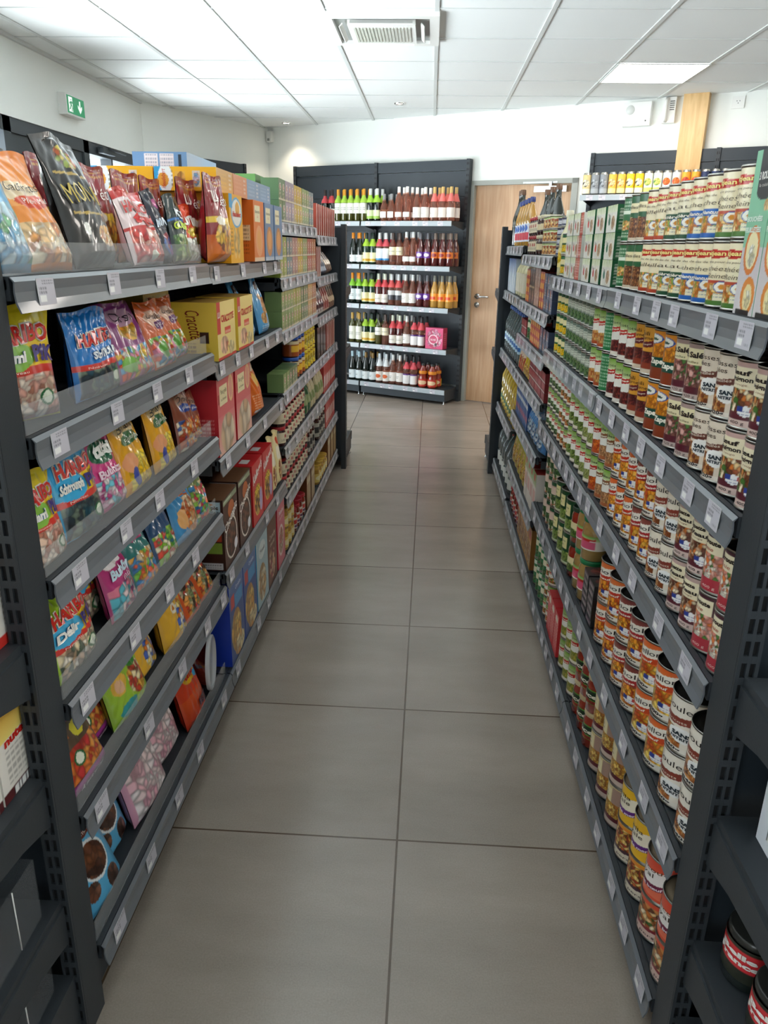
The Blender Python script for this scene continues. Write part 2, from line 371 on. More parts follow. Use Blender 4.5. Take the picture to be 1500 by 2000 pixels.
# --- the cream quenelle tins with a red badge
def badge(): return [('e', .5, .83, .40, .085, 'F2E2B0'), ('e', .5, .83, .38, .075, 'C4261C'), ('r', .16, .80, .84, .885, 'C4261C'), ('t', 'petitjean', .5, .83, .075, 'F6E08A', dict(w=.62, b=.03))]
def roundel(x=.80, y=.30): return [('e', x, y, .15, .095, '2B5CA8'), ('e', x, y, .13, .082, 'F4F2E6'), ('e', x, y, .06, .04, 'D8902E'), ('r', x-.13, y-.22, x+.13, y-.10, 'EFE8C8'), ('tx', x-.12, y-.21, x+.12, y-.11, '3a5a8a', .003)]
def quen(l1, l2, band, bandtxt, pal, foot, foodbg='E9B25C'):
    o = [('b', 0, .09, foot), ('f', -.05, .08, 1.05, .40, pal, .011)]
    if band: o += [('r', -.05, .36, 1.05, .47, band)]
    return o+badge()+[('t', l1, .5, .69, .04, '6a5a44', dict(sh=.25, w=.55))]+[('t', l2, .5, .575, .085, '4a3a28', dict(sh=.3, w=.74, b=-.008))] + \
        ([('t', bandtxt, .5, .415, .06, 'F6F2E4', dict(sh=.25, w=.72, b=.03))] if band else []) + roundel()
reg('reine', T_can(R4, H4, 'EFE3C0', [('hill', .40, .03, 'B8472E'), ('f', -.05, .06, 1.05, .36, 'quen', .012), ('b', 0, .07, '4C7A33')]+badge()+[('t', 'Garniture pour', .5, .70, .035, '6a5a44', dict(sh=.25, w=.62)), ('t', 'Bouchées', .5, .60, .085, '4a3a28', dict(sh=.3, w=.74, b=-.008)), ('t', 'à la Reine', .52, .48, .085, '4a3a28', dict(sh=.3, w=.66, b=-.008))]+roundel(), seed=3), 'pastry_filling_can', 'cream pastry filling can with red badge and script', 'can')
reg('nantua', T_can(R4, H4, 'EFE3C0', quen('Quenelles de', 'brochet', '1E62B2', 'sauce Nantua', 'quen', '1E62B2'), seed=4), 'quenelle_can', 'cream quenelle can with blue sauce band', 'can')
reg('fin', T_can(R4, H4, 'EDE3C4', quen('Quenelles de', 'veau', '1E4F36', 'financière', 'quen', '1E4F36'), seed=5), 'quenelle_can', 'cream quenelle can with dark green band', 'can')
reg('vol', T_can(R4, H4, 'EFE3C0', quen('Quenelles de', 'volaille', None, '', 'quen', 'B5432A'), seed=6), 'quenelle_can', 'cream quenelle can with orange red foot', 'can')
reg('lent', T_can(R4, H4, '20603A', [('hill', .52, -.06, 'C9B08A'), ('f', -.1, .03, 1.1, .50, 'lentil', .006), ('r', .15, .62, .85, .84, 'EFE2B6'), ('t', 'Lentilles', .5, .75, .075, '3a2c1a', dict(w=.52)), ('b', 0, .05, 'D8C8B0')], seed=7), 'lentil_can', 'dark green lentil can with cream panel', 'can')
reg('gtall', T_can(R4, H4, '1E6A3C', [('b', .62, .70, 'E4EEDC'), ('fe', .5, .36, .42, .12, 'quen', .01), ('tx', -.4, .72, 1.4, .95, 'CFE6CC', .004), ('tx', -.4, .06, 1.4, .2, 'CFE6CC', .004)], seed=8), 'vegetable_can', 'plain green vegetable can with small print', 'can')
# --- second shelf
def creamlab(t1, t2, y=.80): return [('r', .12, .60, .88, .92, 'EFE3C2'), ('t', t1, .5, .84, .075, '2a201a', dict(w=.55, b=.035)), ('t', t2, .5, .73, .075, '2a201a', dict(w=.66, b=.035)), ('t', 'au vin rouge', .5, .65, .035, '8a5a3a', dict(sh=.3, w=.5))]
def flag(x=.78, y=.25): return [('e', x, y, .14, .085, 'F2F2F2'), ('r', x-.14, y-.01, x-.04, y+.07, '2a3f90'), ('r', x+.06, y-.01, x+.13, y+.06, 'C8342c'), ('tx', x-.11, y-.06, x+.11, y, '2a3f90', .003)]
reg('bourg', T_can(R4, H4, 'C7A39A', [('b', 0, .26, '5A1F2C'), ('f', -.02, .22, 1.02, .62, 'stew', .014), ('hill', .18, .05, '5A1F2C'), ('b', 0, .10, 'D8BDB4')]+creamlab('Bœuf', 'bourguignon')+flag()+[('t', '400 g', .66, .055, .05, '2a1a1a', dict(w=.26))], seed=11), 'beef_stew_can', 'pink beef stew can with maroon foot', 'can')
reg('sauc', T_can(R4, H4, 'E7D8C4', [('f', -.05, .07, .75, .46, 'bean', .010), ('hill', .08, -.01, 'EFE6D8'), ('arc', .50, .11, .0, 1.0, .10, '6A3426'), ('t', 'Saucisses', .5, .87, .085, '3a2a20', dict(w=.72)), ('t', 'fumées', .45, .76, .085, '3a2a20', dict(w=.52)), ('t', 'aux lentilles', .5, .585, .05, 'F0E4D0', dict(w=.6, arc=.08)), ('e', .76, .38, .24, .15, 'F4F2EE'), ('t', 'SANS', .76, .40, .07, '22303a', dict(w=.30, b=.05)), ('t', 'NITRITE', .76, .32, .05, '22303a', dict(w=.33, b=.04)), ('t', '420g', .6, .045, .06, '22202a', dict(w=.3, b=.03))], lid='lid_dark', seed=12), 'sausage_lentil_can', 'beige smoked sausage can with white round seal', 'can')
reg('sale', T_can(R4, H4, 'A68C86', [('b', 0, .26, '5A1F2C'), ('f', -.02, .22, 1.02, .62, ['7a4a42', 'd8a89e', '9a5a4a', 'c88a80', '4f7d3a', '6a3a30'], .012), ('hill', .18, .05, '5A1F2C'), ('b', 0, .09, 'C8B4AC'), ('r', .12, .62, .88, .92, 'EFE3B8'), ('t', 'Petit Salé', .5, .81, .10, '2a201a', dict(w=.70, b=.04)), ('t', 'aux lentilles', .5, .68, .045, '5a5a2a', dict(w=.55, sh=.2)), ('t', '420 g', .66, .045, .05, '2a1a1a', dict(w=.26))], seed=13), 'salt_pork_can', 'mauve salt pork can with cream panel', 'can')
reg('zia', T_can(R4, H4, 'E08E26', [('b', 0, .34, '8A3A1E'), ('fb', .34, .74, ['f0a030', 'e08a1c', 'c8701a'], .016, .0), ('r', .45, .25, 1.1, .46, '0F4A3C'), ('t', 'Zapetti', .74, .36, .11, 'F2F0E0', dict(w=.5, b=.05)), ('e', .5, .84, .3, .11, '2B4F9A'), ('e', .5, .84, .26, .095, 'EDEBE0'), ('e', .5, .83, .16, .03, '1f4a3a'), ('tx', -.9, .3, -.1, .9, '6a3a10', .004)], seed=14), 'round_pasta_can', 'orange ring pasta can with blue oval badge', 'can')
reg('chili', T_can(R4, H4, 'D89A34', [('f', -.3, .10, 1.3, .48, 'redb', .008), ('b', 0, .22, '8E3A26'), ('b', 0, .09, 'D8C8B0'), ('arc', .55, .13, 0, 1, .12, '6A1E26'), ('t', 'Chili', .5, .87, .09, '2a1a10', dict(w=.42)), ('t', 'con carne', .5, .76, .08, '2a1a10', dict(w=.6)), ('t', 'haricots rouges', .5, .62, .04, 'F0E0D0', dict(w=.55, arc=.1))], seed=15), 'chili_can', 'orange chili can with maroon ribbon', 'can')
def leg(t1, t2, pal, rb='C4281E', size=.008, foot='E6DFD2'):
    return [('g', .72, 1.0, 'C8D8A0', '6FA02E'), ('f', -.05, .06, 1.05, .42, pal, size), ('arc', .38, .05, -.1, 1.1, .07, 'F0EEE4'), ('b', 0, .09, foot), ('arc', .58, .12, .1, .9, .12, rb), ('t', t1, .5, .83, .075, '2a3a1a', dict(w=.62)), ('t', t2, .5, .635, .05, 'F4EEDC', dict(w=.55, arc=.1, b=.03))]
reg('kidney', T_can(R4, H4, 'EEEBE0', leg('Haricots', 'rouges', 'redb'), seed=16), 'kidney_bean_can', 'white kidney bean can with red smile ribbon', 'can')
reg('white', T_can(R4, H4, 'EEEBE0', leg('Haricots', 'blancs tomate', ['e0a050', 'c87830', 'eab870', 'b86030'], size=.011, foot='B5502A'), seed=17), 'white_bean_can', 'white tomato bean can with red ribbon', 'can')
reg('greenp', T_can(R4, H4, '1F7A44', [('tx', -.5, .1, 1.5, .95, 'BFE0C4', .0045)], seed=18), 'vegetable_can', 'bright green can turned to its small print', 'can')
# --- third shelf
reg('chou', T_can(R4, H4, '4C2833', [('b', 0, .24, 'B03642'), ('f', -.02, .22, 1.02, .66, 'choux', .013), ('hill', .20, .04, 'B03642'), ('r', .10, .66, .82, .94, 'EFE3C2'), ('t', 'Choucroute', .45, .86, .08, '2a201a', dict(w=.66, b=.04)), ('t', 'Garnie', .45, .74, .07, 'A83A24', dict(w=.42, sh=.3)), ('t', '400 g', .66, .07, .05, 'F0D0C8', dict(w=.26))], lid='lid_dark', seed=21), 'sauerkraut_can', 'plum and red sauerkraut can with cream panel', 'can')
reg('veau', T_can(R4, H4, 'BFA29A', [('b', 0, .26, '5A1F2C'), ('f', -.02, .22, 1.02, .62, ['8a5a3a', 'e0803a', 'f0e0c0', 'c8a080', '6a3a2a', 'd8c8a8'], .014), ('hill', .18, .05, '5A1F2C'), ('b', 0, .10, 'D8C0B8')]+creamlab('Blanquette', 'de Veau')+flag()+[('t', '400 g', .66, .055, .05, '2a1a1a', dict(w=.26))], seed=22), 'veal_stew_can', 'pale mauve veal stew can with flag mark', 'can')
def cassou(w): return [('f', -.05, .08, .74, .46, 'bean', .012), ('arc', .50, .14, .0, 1.0, .12, '8A3A2C'), ('t', 'Cassoulet', .5, .83, .12, '2a2420', dict(w=.86)), ('t', 'aux haricots', .5, .565, .05, 'F0E4D0', dict(w=.6, arc=.1)), ('e', .74, .33, .24, .14, 'F4F4F2'), ('t', 'SANS', .74, .355, .07, '22303a', dict(w=.30, b=.05)), ('t', 'NITRITE', .74, .275, .05, '22303a', dict(w=.33, b=.04)), ('b', 0, .08, 'EFE9DE'), ('t', w, .6, .042, .055, '22202a', dict(w=.32, b=.03))]
reg('cass', T_can(R4, H4, 'EADFCC', cassou('420g'), seed=23), 'cassoulet_can', 'cream cassoulet can with brown ribbon', 'can')
def ravi(t, rib, ribt, w='400g'): return [('g', .70, 1.0, rib[1], rib[2]), ('arc', .66, .20, -.05, 1.05, .14, 'F2EBDD'), ('f', -.05, .08, 1.05, .56, 'rav', .015), ('arc', .54, .13, .0, 1.0, .14, rib[0]), ('t', t, .5, .775, .11, '2a2420', dict(w=.74, arc=.12)), ('t', ribt, .5, .60, .055, 'F6E8D8', dict(w=.6, arc=.12, b=.03)), ('b', 0, .10, 'EDE6DA'), ('t', w, .6, .05, .06, '22202a', dict(w=.3, b=.03))]+flag(.74, .24)
reg('ravo', T_can(R4, H4, 'D8602C', ravi('Ravioli', ('C8341E', 'E88A4A', 'D8602C'), 'Pur Bœuf'), seed=24), 'ravioli_can', 'orange ravioli can of the small size', 'can')
reg('ravb', T_can(R4, H4, '8A4238', ravi('Ravioli', ('B02A2E', 'A8604E', '7A3A34'), 'Bolognaise'), seed=25), 'ravioli_can', 'russet ravioli can of the small size', 'can')
reg('lensm', T_can(R4, H4, 'EEEBE0', leg('Lentilles', 'cuisinées', ['b07a4a', 'd8a878', '8a5a34', 'c89060'], '8A5A34', .007, 'A8603A'), seed=26), 'lentil_can', 'white lentil can with brown ribbon and green top', 'can')
reg('carot', T_can(R4, H4, 'EEEBE0', leg('Carottes', 'extra fines', ['d85a1c', 'e87a2c', 'b8441a'], size=.009, foot='B5502A'), seed=27), 'carrot_can', 'white carrot can with red ribbon and green top', 'can')
reg('pois', T_can(R4, H4, 'F0EEE4', leg('Petits pois', 'très fins', 'peas'), seed=28), 'pea_can', 'white pea can with red smile ribbon', 'can')
reg('flag', T_can(R4, H4, 'F0EEE4', leg('Flageolets', 'verts', ['9aa85a', 'b8c078', '7f8a44']), seed=29), 'flageolet_can', 'white flageolet can with pale green beans', 'can')
reg('hvert', T_can(.032, .079, 'F0EEE4', leg('Haricots', 'verts', 'green'), seed=30, q=.7), 'green_bean_can', 'small white green bean can', 'can')
reg('jard', T_can(.032, .079, 'F0EEE4', leg('Jardinière', 'légumes', 'mix'), seed=31, q=.7), 'mixed_vegetable_can', 'small white mixed vegetable can', 'can')
# --- fourth shelf, large
reg('cass8', T_can(R8, H8, 'EEE6D8', cassou('840g')+[('r', 1.02, .04, 1.6, .96, 'A83A34'), ('r', 1.06, .08, 1.56, .92, 'EFE4DC'), ('tx', 1.08, .1, 1.54, .9, 'A83A34', .004)], seed=41, nx=130, ring=False), 'large_cassoulet_can', 'big cream cassoulet can with red text panel', 'can')
reg('cann', T_can(R8, H8, 'E8702C', [('g', .6, 1.0, 'F0A050', 'E0602A'), ('arc', .66, .20, -.05, 1.05, .14, 'F4EEE0'), ('f', -.05, .12, 1.05, .56, ['f0c040', 'f6d468', 'e0a02c', 'd87a24', 'c8501a'], .02), ('arc', .54, .12, 0, 1, .14, 'D0481E'), ('t', 'Cannelloni', .5, .775, .11, '2a2420', dict(w=.86, arc=.12)), ('t', 'pur bœuf', .5, .595, .055, 'F6E8D8', dict(w=.5, arc=.12, b=.03)), ('b', 0, .11, 'EDE6DA'), ('t', '800g', .6, .055, .065, '22202a', dict(w=.3, b=.03)), ('r', 1.05, .06, 1.6, .9, 'EFD8C8'), ('tx', 1.07, .1, 1.58, .88, '8a3a1a', .004)]+flag(.76, .24), seed=42, nx=130), 'large_cannelloni_can', 'big orange cannelloni can', 'can')
reg('ravb8', T_can(R8, H8, '8A4238', ravi('Ravioli', ('B02A2E', 'A8604E', '743230'), 'Bolognaise', '800g'), seed=43, nx=130), 'large_ravioli_can', 'big russet ravioli can', 'can')
reg('ravo8', T_can(R8, H8, 'DE6A30', ravi('Ravioli', ('C8341E', 'EE9A5A', 'DE6A30'), 'Pur Bœuf', '800g'), seed=44, nx=130), 'large_ravioli_can', 'big orange ravioli can', 'can')
reg('tins', T_box(.066, .10, .021, '2A2A2E', [('r', .1, .2, .9, .8, '5A2A4A'), ('tx', .1, .2, .9, .9, 'B8B8B0', .003)], side='1C1C1E', sops=[('tx', .1, .1, .9, .9, '8A8A84', .003)], top='232326', tops=[('fe', .5, .5, .4, .4, 'redb', .01)], name='flat_tin'), 'flat_fish_tin', 'flat black fish tin', 'tin')
reg('couscous', T_can(R8, .205, 'E4583A', [('g', .55, 1.0, 'F07A5A', 'E0482E'), ('arc', .66, .20, -.1, 1.05, .10, 'F6F0EC'), ('t', 'Couscous', .5, .87, .055, '6a3a14', dict(w=.8, arc=.1)), ('t', 'royal', .48, .79, .055, '3a2a1a', dict(w=.42, arc=.1)), ('arc', .62, .07, 0, 1, .1, '7A1E46'), ('t', 'poule et bœuf', .5, .645, .035, 'F6E8EE', dict(w=.7, arc=.1, b=.03)), ('f', -.05, .12, 1.05, .42, 'stew', .015), ('b', 0, .11, 'E8C8BC'), ('arc', .09, .04, -.1, 1.1, .03, '8A2A34'), ('t', '2/3 pers', .6, .045, .035, '3a1a1a', dict(w=.5))], lid='lid_brown', seed=51, nx=130, seam=True, ring=False), 'tall_couscous_can', 'tall red couscous can with a silver seam', 'can')
reg('paella', T_can(R8, .205, 'F2BE26', [('arc', .66, .20, -.1, 1.05, .10, 'F8F0D8'), ('t', 'Paella', .48, .87, .055, '3a2a1a', dict(w=.5, arc=.1)), ('t', 'royale', .48, .79, .055, '3a2a1a', dict(w=.5, arc=.1)), ('arc', .62, .07, 0, 1, .1, '6A2A8A'), ('t', 'Fruits de mer', .5, .645, .035, 'F6E8EE', dict(w=.7, arc=.1, b=.03)), ('b', 0, .46, 'E8902E'), ('f', -.05, .12, 1.05, .42, ['c8602a', 'e8b04a', 'a83a1e', '6a3a1a', 'f0d080'], .012), ('b', 0, .11, 'E8DCC8'), ('arc', .09, .04, -.1, 1.1, .03, '4A2A3A'), ('t', '2/3 pers', .6, .045, .035, '3a1a1a', dict(w=.5))], lid='lid_brown', seed=52, nx=130, seam=True, ring=False), 'tall_paella_can', 'tall yellow paella can with purple ribbon', 'can')
reg('nouil', T_can(R8, H8, 'D9C690', [('r', .08, .58, .62, .92, 'EDE0B4'), ('r', .64, .58, .95, .98, 'A88A7C'), ('f', -.05, .20, 1.02, .58, 'pasta', .013), ('b', 0, .22, '5E1F2C'), ('b', 0, .12, 'C8B4A8'), ('r', 1.02, 0, 2.2, 1, 'E2A826'), ('tx', 1.1, .1, 1.7, .9, '7a4a10', .004), ('t', 'Pâtes', .35, .80, .07, '3a2c1a', dict(w=.36)), ('t', 'au fromage', .35, .70, .045, '3a2c1a', dict(w=.42))], seed=53, nx=130, ring=False), 'noodle_can', 'big beige and yellow noodle can', 'can')
reg('sauce', T_jar(.036, .115, 'g_sauce', 'C8B48A', [rp(.036, 54, .030, .075, '5E9A3A', [('r', .05, .3, .95, .9, '16301C'), ('t', 'Sauce', .5, .6, .3, 'E8E4D0', dict(w=.6, sh=.3, b=.04)), ('fe', .5, .15, .4, .15, 'tom', .01)], arc=.9)]), 'tomato_sauce_jar', 'tomato sauce jar with green label and gold lid', 'jar')
reg('poisg', T_can(R8*.82, H8*.94, 'F0EEE4', leg('Petits pois', 'carottes', ['a8a83a', 'c8b84a', '7f8a34', '8aa02a']), seed=55), 'pea_can', 'wide white pea can with green leaf top', 'can')
reg('redbox', T_box(.075, .05, .155, 'D8343A', [('tx', .1, .1, .9, .8, 'F0B8B0', .006), ('e', .5, .85, .3, .08, 'F0E0D0')], side='C82E34', top='A8242A'), 'passata_carton', 'upright red tomato carton', 'carton')
reg('gslim', T_can(.034, .12, '2E7A48', [('b', .8, .95, 'D8E4D4'), ('r', .2, .45, .8, .68, 'EDE6C8'), ('fe', .5, .2, .4, .12, 'green', .01)], seed=56, q=.7), 'green_can', 'slim green vegetable can with cream panel', 'can')
reg('bigpea', T_can(R8, .118, '1D4A2A', [('f', -.05, .08, 1.05, .40, 'peas', .010), ('r', .08, .50, .72, .86, 'E9DDA0'), ('t', 'Petits pois', .4, .74, .07, '2a4a1a', dict(w=.54)), ('t', 'carottes', .4, .62, .07, '2a4a1a', dict(w=.4)), ('b', 0, .07, 'C8D0B0'), ('r', 1.02, .2, 1.7, .9, '8A9A84'), ('tx', 1.06, .25, 1.66, .86, '2a4a2a', .004)], seed=57), 'large_pea_can', 'big dark green pea can with cream label', 'can')
reg('corn', T_can(.0365, .0755, '1E5A34', [('f', -.05, .08, 1.05, .45, 'corn', .008), ('r', .2, .55, .8, .85, 'E9DDA8'), ('b', 0, .07, 'C8D0B0')], seed=58, q=.7), 'sweetcorn_can', 'dark green sweetcorn can', 'can')
reg('gray', T_can(.030, .0755, '66756A', [('r', .15, .5, .85, .85, 'C8CFC0'), ('tx', .15, .5, .85, .85, '3a4a3a', .004), ('fe', .5, .25, .4, .2, 'green', .008)], seed=59, q=.7), 'small_green_can', 'small grey green vegetable can', 'can')
reg('champ', T_can(.030, .070, 'E0D8C0', [('g', .7, 1, 'C8D8A0', '7AA83A'), ('fe', .5, .35, .42, .25, ['d8c8a0', 'b89a6a', 'efe2c0'], .010), ('arc', .6, .12, .1, .9, .1, 'C4281E')], seed=60, q=.7), 'mushroom_can', 'small cream mushroom can', 'can')
reg('pickj', T_jar(.040, .135, 'g_bean', '1E7A4A', [rp(.040, 61, .035, .080, 'EDE6D8', [('r', .1, .1, .9, .6, 'D85A7A'), ('g', .7, 1, 'C8D8A0', '6FA02E'), ('arc', .62, .15, .1, .9, .1, 'C4281E')], arc=.8)]), 'bean_jar', 'tall bean jar with green lid', 'jar')
reg('carj', T_jar(.043, .120, 'g_sauce', '1D3A2A', [rp(.043, 62, .02, .07, 'E9DDA8', [('r', 0, 0, 1, .5, '2A5A2A'), ('fe', .5, .3, .4, .25, 'peas', .01)], arc=.8)]), 'carrot_jar', 'orange carrot jar with dark green lid', 'jar')
reg('pinkc', T_can(.040, .101, 'C8A094', [('fe', .5, .3, .42, .25, 'green', .012), ('f', -.3, .0, 1.3, .22, 'choux', .012), ('r', .15, .5, .85, .8, 'E2C8B8'), ('b', .85, 1, '2A5A3A')], seed=63, q=.8), 'salad_can', 'pinkish mixed salad can', 'can')
# three-can sleeves and cartons on the right top shelf
def pk(c): return T_box(.118, .062, .069, 'DCDAD0', [('g', .72, 1.0, 'D4DCB8', '8FB04A'), ('st', 0, .72, 1, 1, 'EDEEE0', 40), ('e', .28, .42, .10, .17, c), ('e', .66, .36, .20, .30, 'EDE4D0'), ('fe', .66, .36, .17, .26, ['c8a078', 'a87a50', 'd8b890'], .006), ('t', 'Thon', .26, .62, .13, '4a4a3a', dict(w=.24)), ('r', .495, 0, .505, 1, 'BDBBB0')], side='1E5C38', sops=[('tx', .1, .1, .9, .9, 'D8D8CC', .004)], top='C9C7BC', name='multipack_sleeve')
reg('pk1', pk('C8302A'), 'multipack', 'white three-can sleeve with red spot', 'multipack')
reg('pk2', pk('1F6A54'), 'multipack', 'white three-can sleeve with green spot', 'multipack')
reg('pk3', T_box(.075, .062, .069, 'B8402C', [('tx', .05, .05, .95, .95, 'E8C8B8', .004)], side='DCDAD0', top='C9C7BC', name='multipack_sleeve'), 'multipack', 'red end of a small can sleeve', 'multipack')
reg('bouch', T_box(.078, .060, .235, '86C2A0', [('g', 0, .42, 'DAD4D6', 'C8C0C4'), ('e', .48, .40, .36, .15, 'D87A34'), ('e', .48, .40, .28, .115, 'F0E4B4'), ('fe', .50, .37, .16, .07, ['f4f0dc', 'e8e4c8', 'f8f4e8', 'd8d0a8'], .010), ('e', .62, .12, .34, .12, 'E08A3A'), ('e', .62, .11, .22, .085, 'F0DCA0'), ('fe', .62, .10, .16, .06, ['f4f0dc', 'efe2b0', 'e0d090'], .010), ('r', .28, .74, .98, 1.0, '34373B'), ('e', .64, .75, .34, .05, '34373B'), ('t', '3 ROULÉS', .62, .85, .045, 'F2F0EA', dict(w=.6, b=.04)), ('t', 'la cuisine', .62, .79, .022, 'D8D4CC', dict(w=.5)), ('t', 'BOUCHÉES', .42, .595, .030, 'E4F2E6', dict(w=.72, b=.04)), ('t', 'FEUILLETÉES', .40, .53, .030, 'E4F2E6', dict(w=.76, b=.04)), ('r', .12, .0, .80, .03, '23262A'), ('fe', .85, .67, .14, .035, ['d8a060', 'e8c088'], .01)], side='86C2A0', top='9ACFB0', sops=[('tx', .1, .05, .9, .4, '4a6a5a', .005)], q=.0022), 'vol_au_vent_box', 'tall mint green pastry case box', 'box')
# far right bays
reg('terr', T_jar(.045, .085, 'g_jam', 'C8BFA0', [rp(.045, 71, .015, .055, '3A2A2A', [('r', .2, .2, .8, .8, 'D8C8A0')], arc=.7)], neck=1.0), 'terrine_jar', 'wide terrine jar with silver lid', 'jar')
reg('pate', T_can(.043, .052, 'D8A060', [('fe', .5, .5, .5, .5, ['b8502a', 'e8b06a', '8a3a1a', 'f0d8a0'], .012), ('g', .8, 1, 'E8E0C8', '8FB04A')], seed=72, q=.7), 'pate_tin', 'squat orange pâté tin', 'tin')
reg('navy', T_can(.040, .036, '2A3050', [('r', .1, .2, .9, .8, 'D8D8DC'), ('tx', .1, .2, .9, .8, '3a3a5a', .004)], seed=73, q=.6), 'pate_tin', 'squat navy and white tin', 'tin')
reg('brownbx', T_box(.085, .06, .085, '3A241C', [('fe', .5, .45, .36, .3, ['7a4a3a', '9a6a54', '5a3026'], .02), ('b', .85, .95, 'B09A7A')], side='2A1A16'), 'stock_box', 'dark brown square food box', 'box')
reg('pinkbx', T_box(.085, .06, .085, 'B08A78', [('fe', .5, .45, .3, .3, ['d8b8a8', '9a6a5a'], .015)], side='6A2420'), 'stock_box', 'dusty pink square food box', 'box')
reg('redyel', T_box(.06, .05, .038, 'C8442A', [('r', .1, .2, .9, .8, 'E8A834')], side='A8301E'), 'spice_tin', 'small red and yellow spice packet', 'packet')
reg('bluegy', T_box(.075, .06, .05, '50607A', [('tx', .1, .1, .9, .6, 'C8D0D8', .005), ('e', .3, .5, .15, .3, 'A85A3A')], side='3A4660'), 'fish_packet', 'blue grey fish carton', 'packet')
reg('redst', T_box(.10, .07, .040, '8A1E28', [('b', .0, .12, 'E0D8D4'), ('r', .1, .3, .9, .8, 'A83038')], side='7A1A22', top='6A141C'), 'tomato_pack', 'maroon three-can tomato pack', 'multipack')
reg('pastar', T_bag(.075, .132, .05, 'B83A34', [('fe', .5, .35, .3, .25, 'pasta', .01), ('b', .6, .75, 'F0D8C0')], seed=75, q=.005), 'rice_bag', 'red dry pasta packet', 'packet')
reg('pastay', T_bag(.08, .132, .05, 'D8B82A', [('fe', .5, .35, .35, .25, 'pasta', .01)], seed=76, q=.005), 'pasta_bag', 'yellow dry pasta packet', 'packet')
reg('bluebox', T_box(.035, .13, .168, '2A62A8', [('b', .6, .7, 'E8F0F4'), ('e', .5, .3, .3, .1, 'D84A3A')], side='1E4C8A', top='24589A'), 'pasta_box', 'tall blue pasta box', 'box')
reg('bluepk', T_bag(.11, .168, .06, '4A86C0', [('f', .1, .1, .9, .5, ['d8e4ec', 'b0c8d8', '3a6a9a'], .02), ('b', .7, .8, 'F0F0F0')], seed=77, q=.004), 'pasta_bag', 'blue and white pasta packet', 'packet')
reg('milkbr', T_box(.09, .065, .20, 'E6DDD2', [('g', .7, 1, 'B8C89A', '5F9A3A'), ('r', .1, .3, .9, .6, 'D8A8A0'), ('r', .2, .8, .6, .95, 'C8302A')], side='D8CFC4', top='C83A34'), 'soup_carton', 'tall white and red soup carton', 'carton')
reg('puree', T_bag(.11, .21, .06, 'B8A84A', [('fe', .5, .4, .35, .3, 'pasta', .015), ('g', .75, 1, 'A8B83A', 'D8D84A')], seed=78, q=.004), 'dried_vegetable_bag', 'yellow green dry food packet', 'packet')
reg('noodle', T_box(.10, .06, .188, 'C8924A', [('f', .05, .05, .95, .6, ['d8a860', 'a86a34', 'e8c888', '8a4a24'], .014), ('r', .15, .7, .85, .9, 'B83A28')], side='8A5A2A', top='A8743A'), 'noodle_box', 'orange brown noodle box', 'box')
reg('vbot', T_bottle([(.030, 0), (.032, .004), (.032, .12), (.026, .15), (.013, .18), (.012, .215)], 'g_vin', plain('E4E0C8'), .014, .212, .235, [rp(.032, 79, .03, .10, 'E8D890', [('fe', .5, .5, .3, .3, 'corn', .01)])]), 'vinegar_bottle', 'pale vinegar bottle', 'bottle')
reg('cider', T_bottle([(.040, 0), (.043, .006), (.043, .15), (.036, .18), (.018, .235), (.0145, .26), (.015, .29)], 'g_dark', plain('6A4A34'), .0165, .285, .315, []), 'cider_bottle', 'dark glass bottle with brown cap', 'bottle')
reg('oilb', T_bottle([(.036, 0), (.040, .005), (.040, .09), (.036, .11), (.040, .13), (.038, .19), (.015, .24), (.014, .265)], 'g_oil', plain('E0D8A8'), .017, .26, .285, [rp(.040, 80, .03, .085, 'D8C04A', [('e', .5, .5, .3, .3, '3A6A3A')])]), 'cooking_oil_bottle', 'yellow cooking oil bottle', 'bottle')
reg('waterb', T_bottle([(.036, 0), (.040, .006), (.040, .05), (.037, .055), (.040, .06), (.040, .11), (.037, .115), (.040, .12), (.040, .17), (.015, .235), (.014, .25)], 'g_water', plain('2A5AA8'), .016, .248, .268, [rp(.040, 81, .06, .11, 'B8D8E8', [('r', .2, .3, .8, .7, '2A6AB0')])]), 'water_bottle', 'clear water bottle', 'bottle')
reg('jugw', T_bottle([(.055, 0), (.062, .01), (.062, .09), (.056, .10), (.062, .11), (.062, .20), (.02, .27), (.018, .29)], 'g_water', plain('C83A3A'), .021, .285, .305, [rp(.062, 82, .03, .09, 'D8DCD8', [])]), 'white_vinegar_jug', 'large clear ribbed jug', 'bottle')
reg('syrup', T_bottle([(.028, 0), (.030, .004), (.030, .13), (.024, .16), (.012, .20), (.011, .22)], 'g_gold', plain('2A3A7A'), .014, .215, .24, [rp(.030, 83, .02, .11, 'D8DCE8', [('r', .1, .1, .9, .5, 'D84A5A'), ('e', .5, .75, .3, .2, '3A6AC0')])]), 'soft_drink_bottle', 'small soft drink bottle with bright label', 'bottle')
reg('milk', T_bottle([(.038, 0), (.040, .004), (.040, .12), (.036, .14), (.018, .172), (.017, .188)], 'g_vin', plain('D8C8A0'), .019, .184, .203, [rp(.040, 84, .02, .12, 'D8CFB8', [])]), 'milk_bottle', 'cream coloured milk bottle', 'bottle')
reg('bluebr', T_box(.06, .06, .19, 'DDE6EE', [('g', .5, 1, 'DDE6EE', '2A5AA0')], side='B8C8DC', top='2A5AA0'), 'milk_carton', 'white and blue milk carton', 'carton')
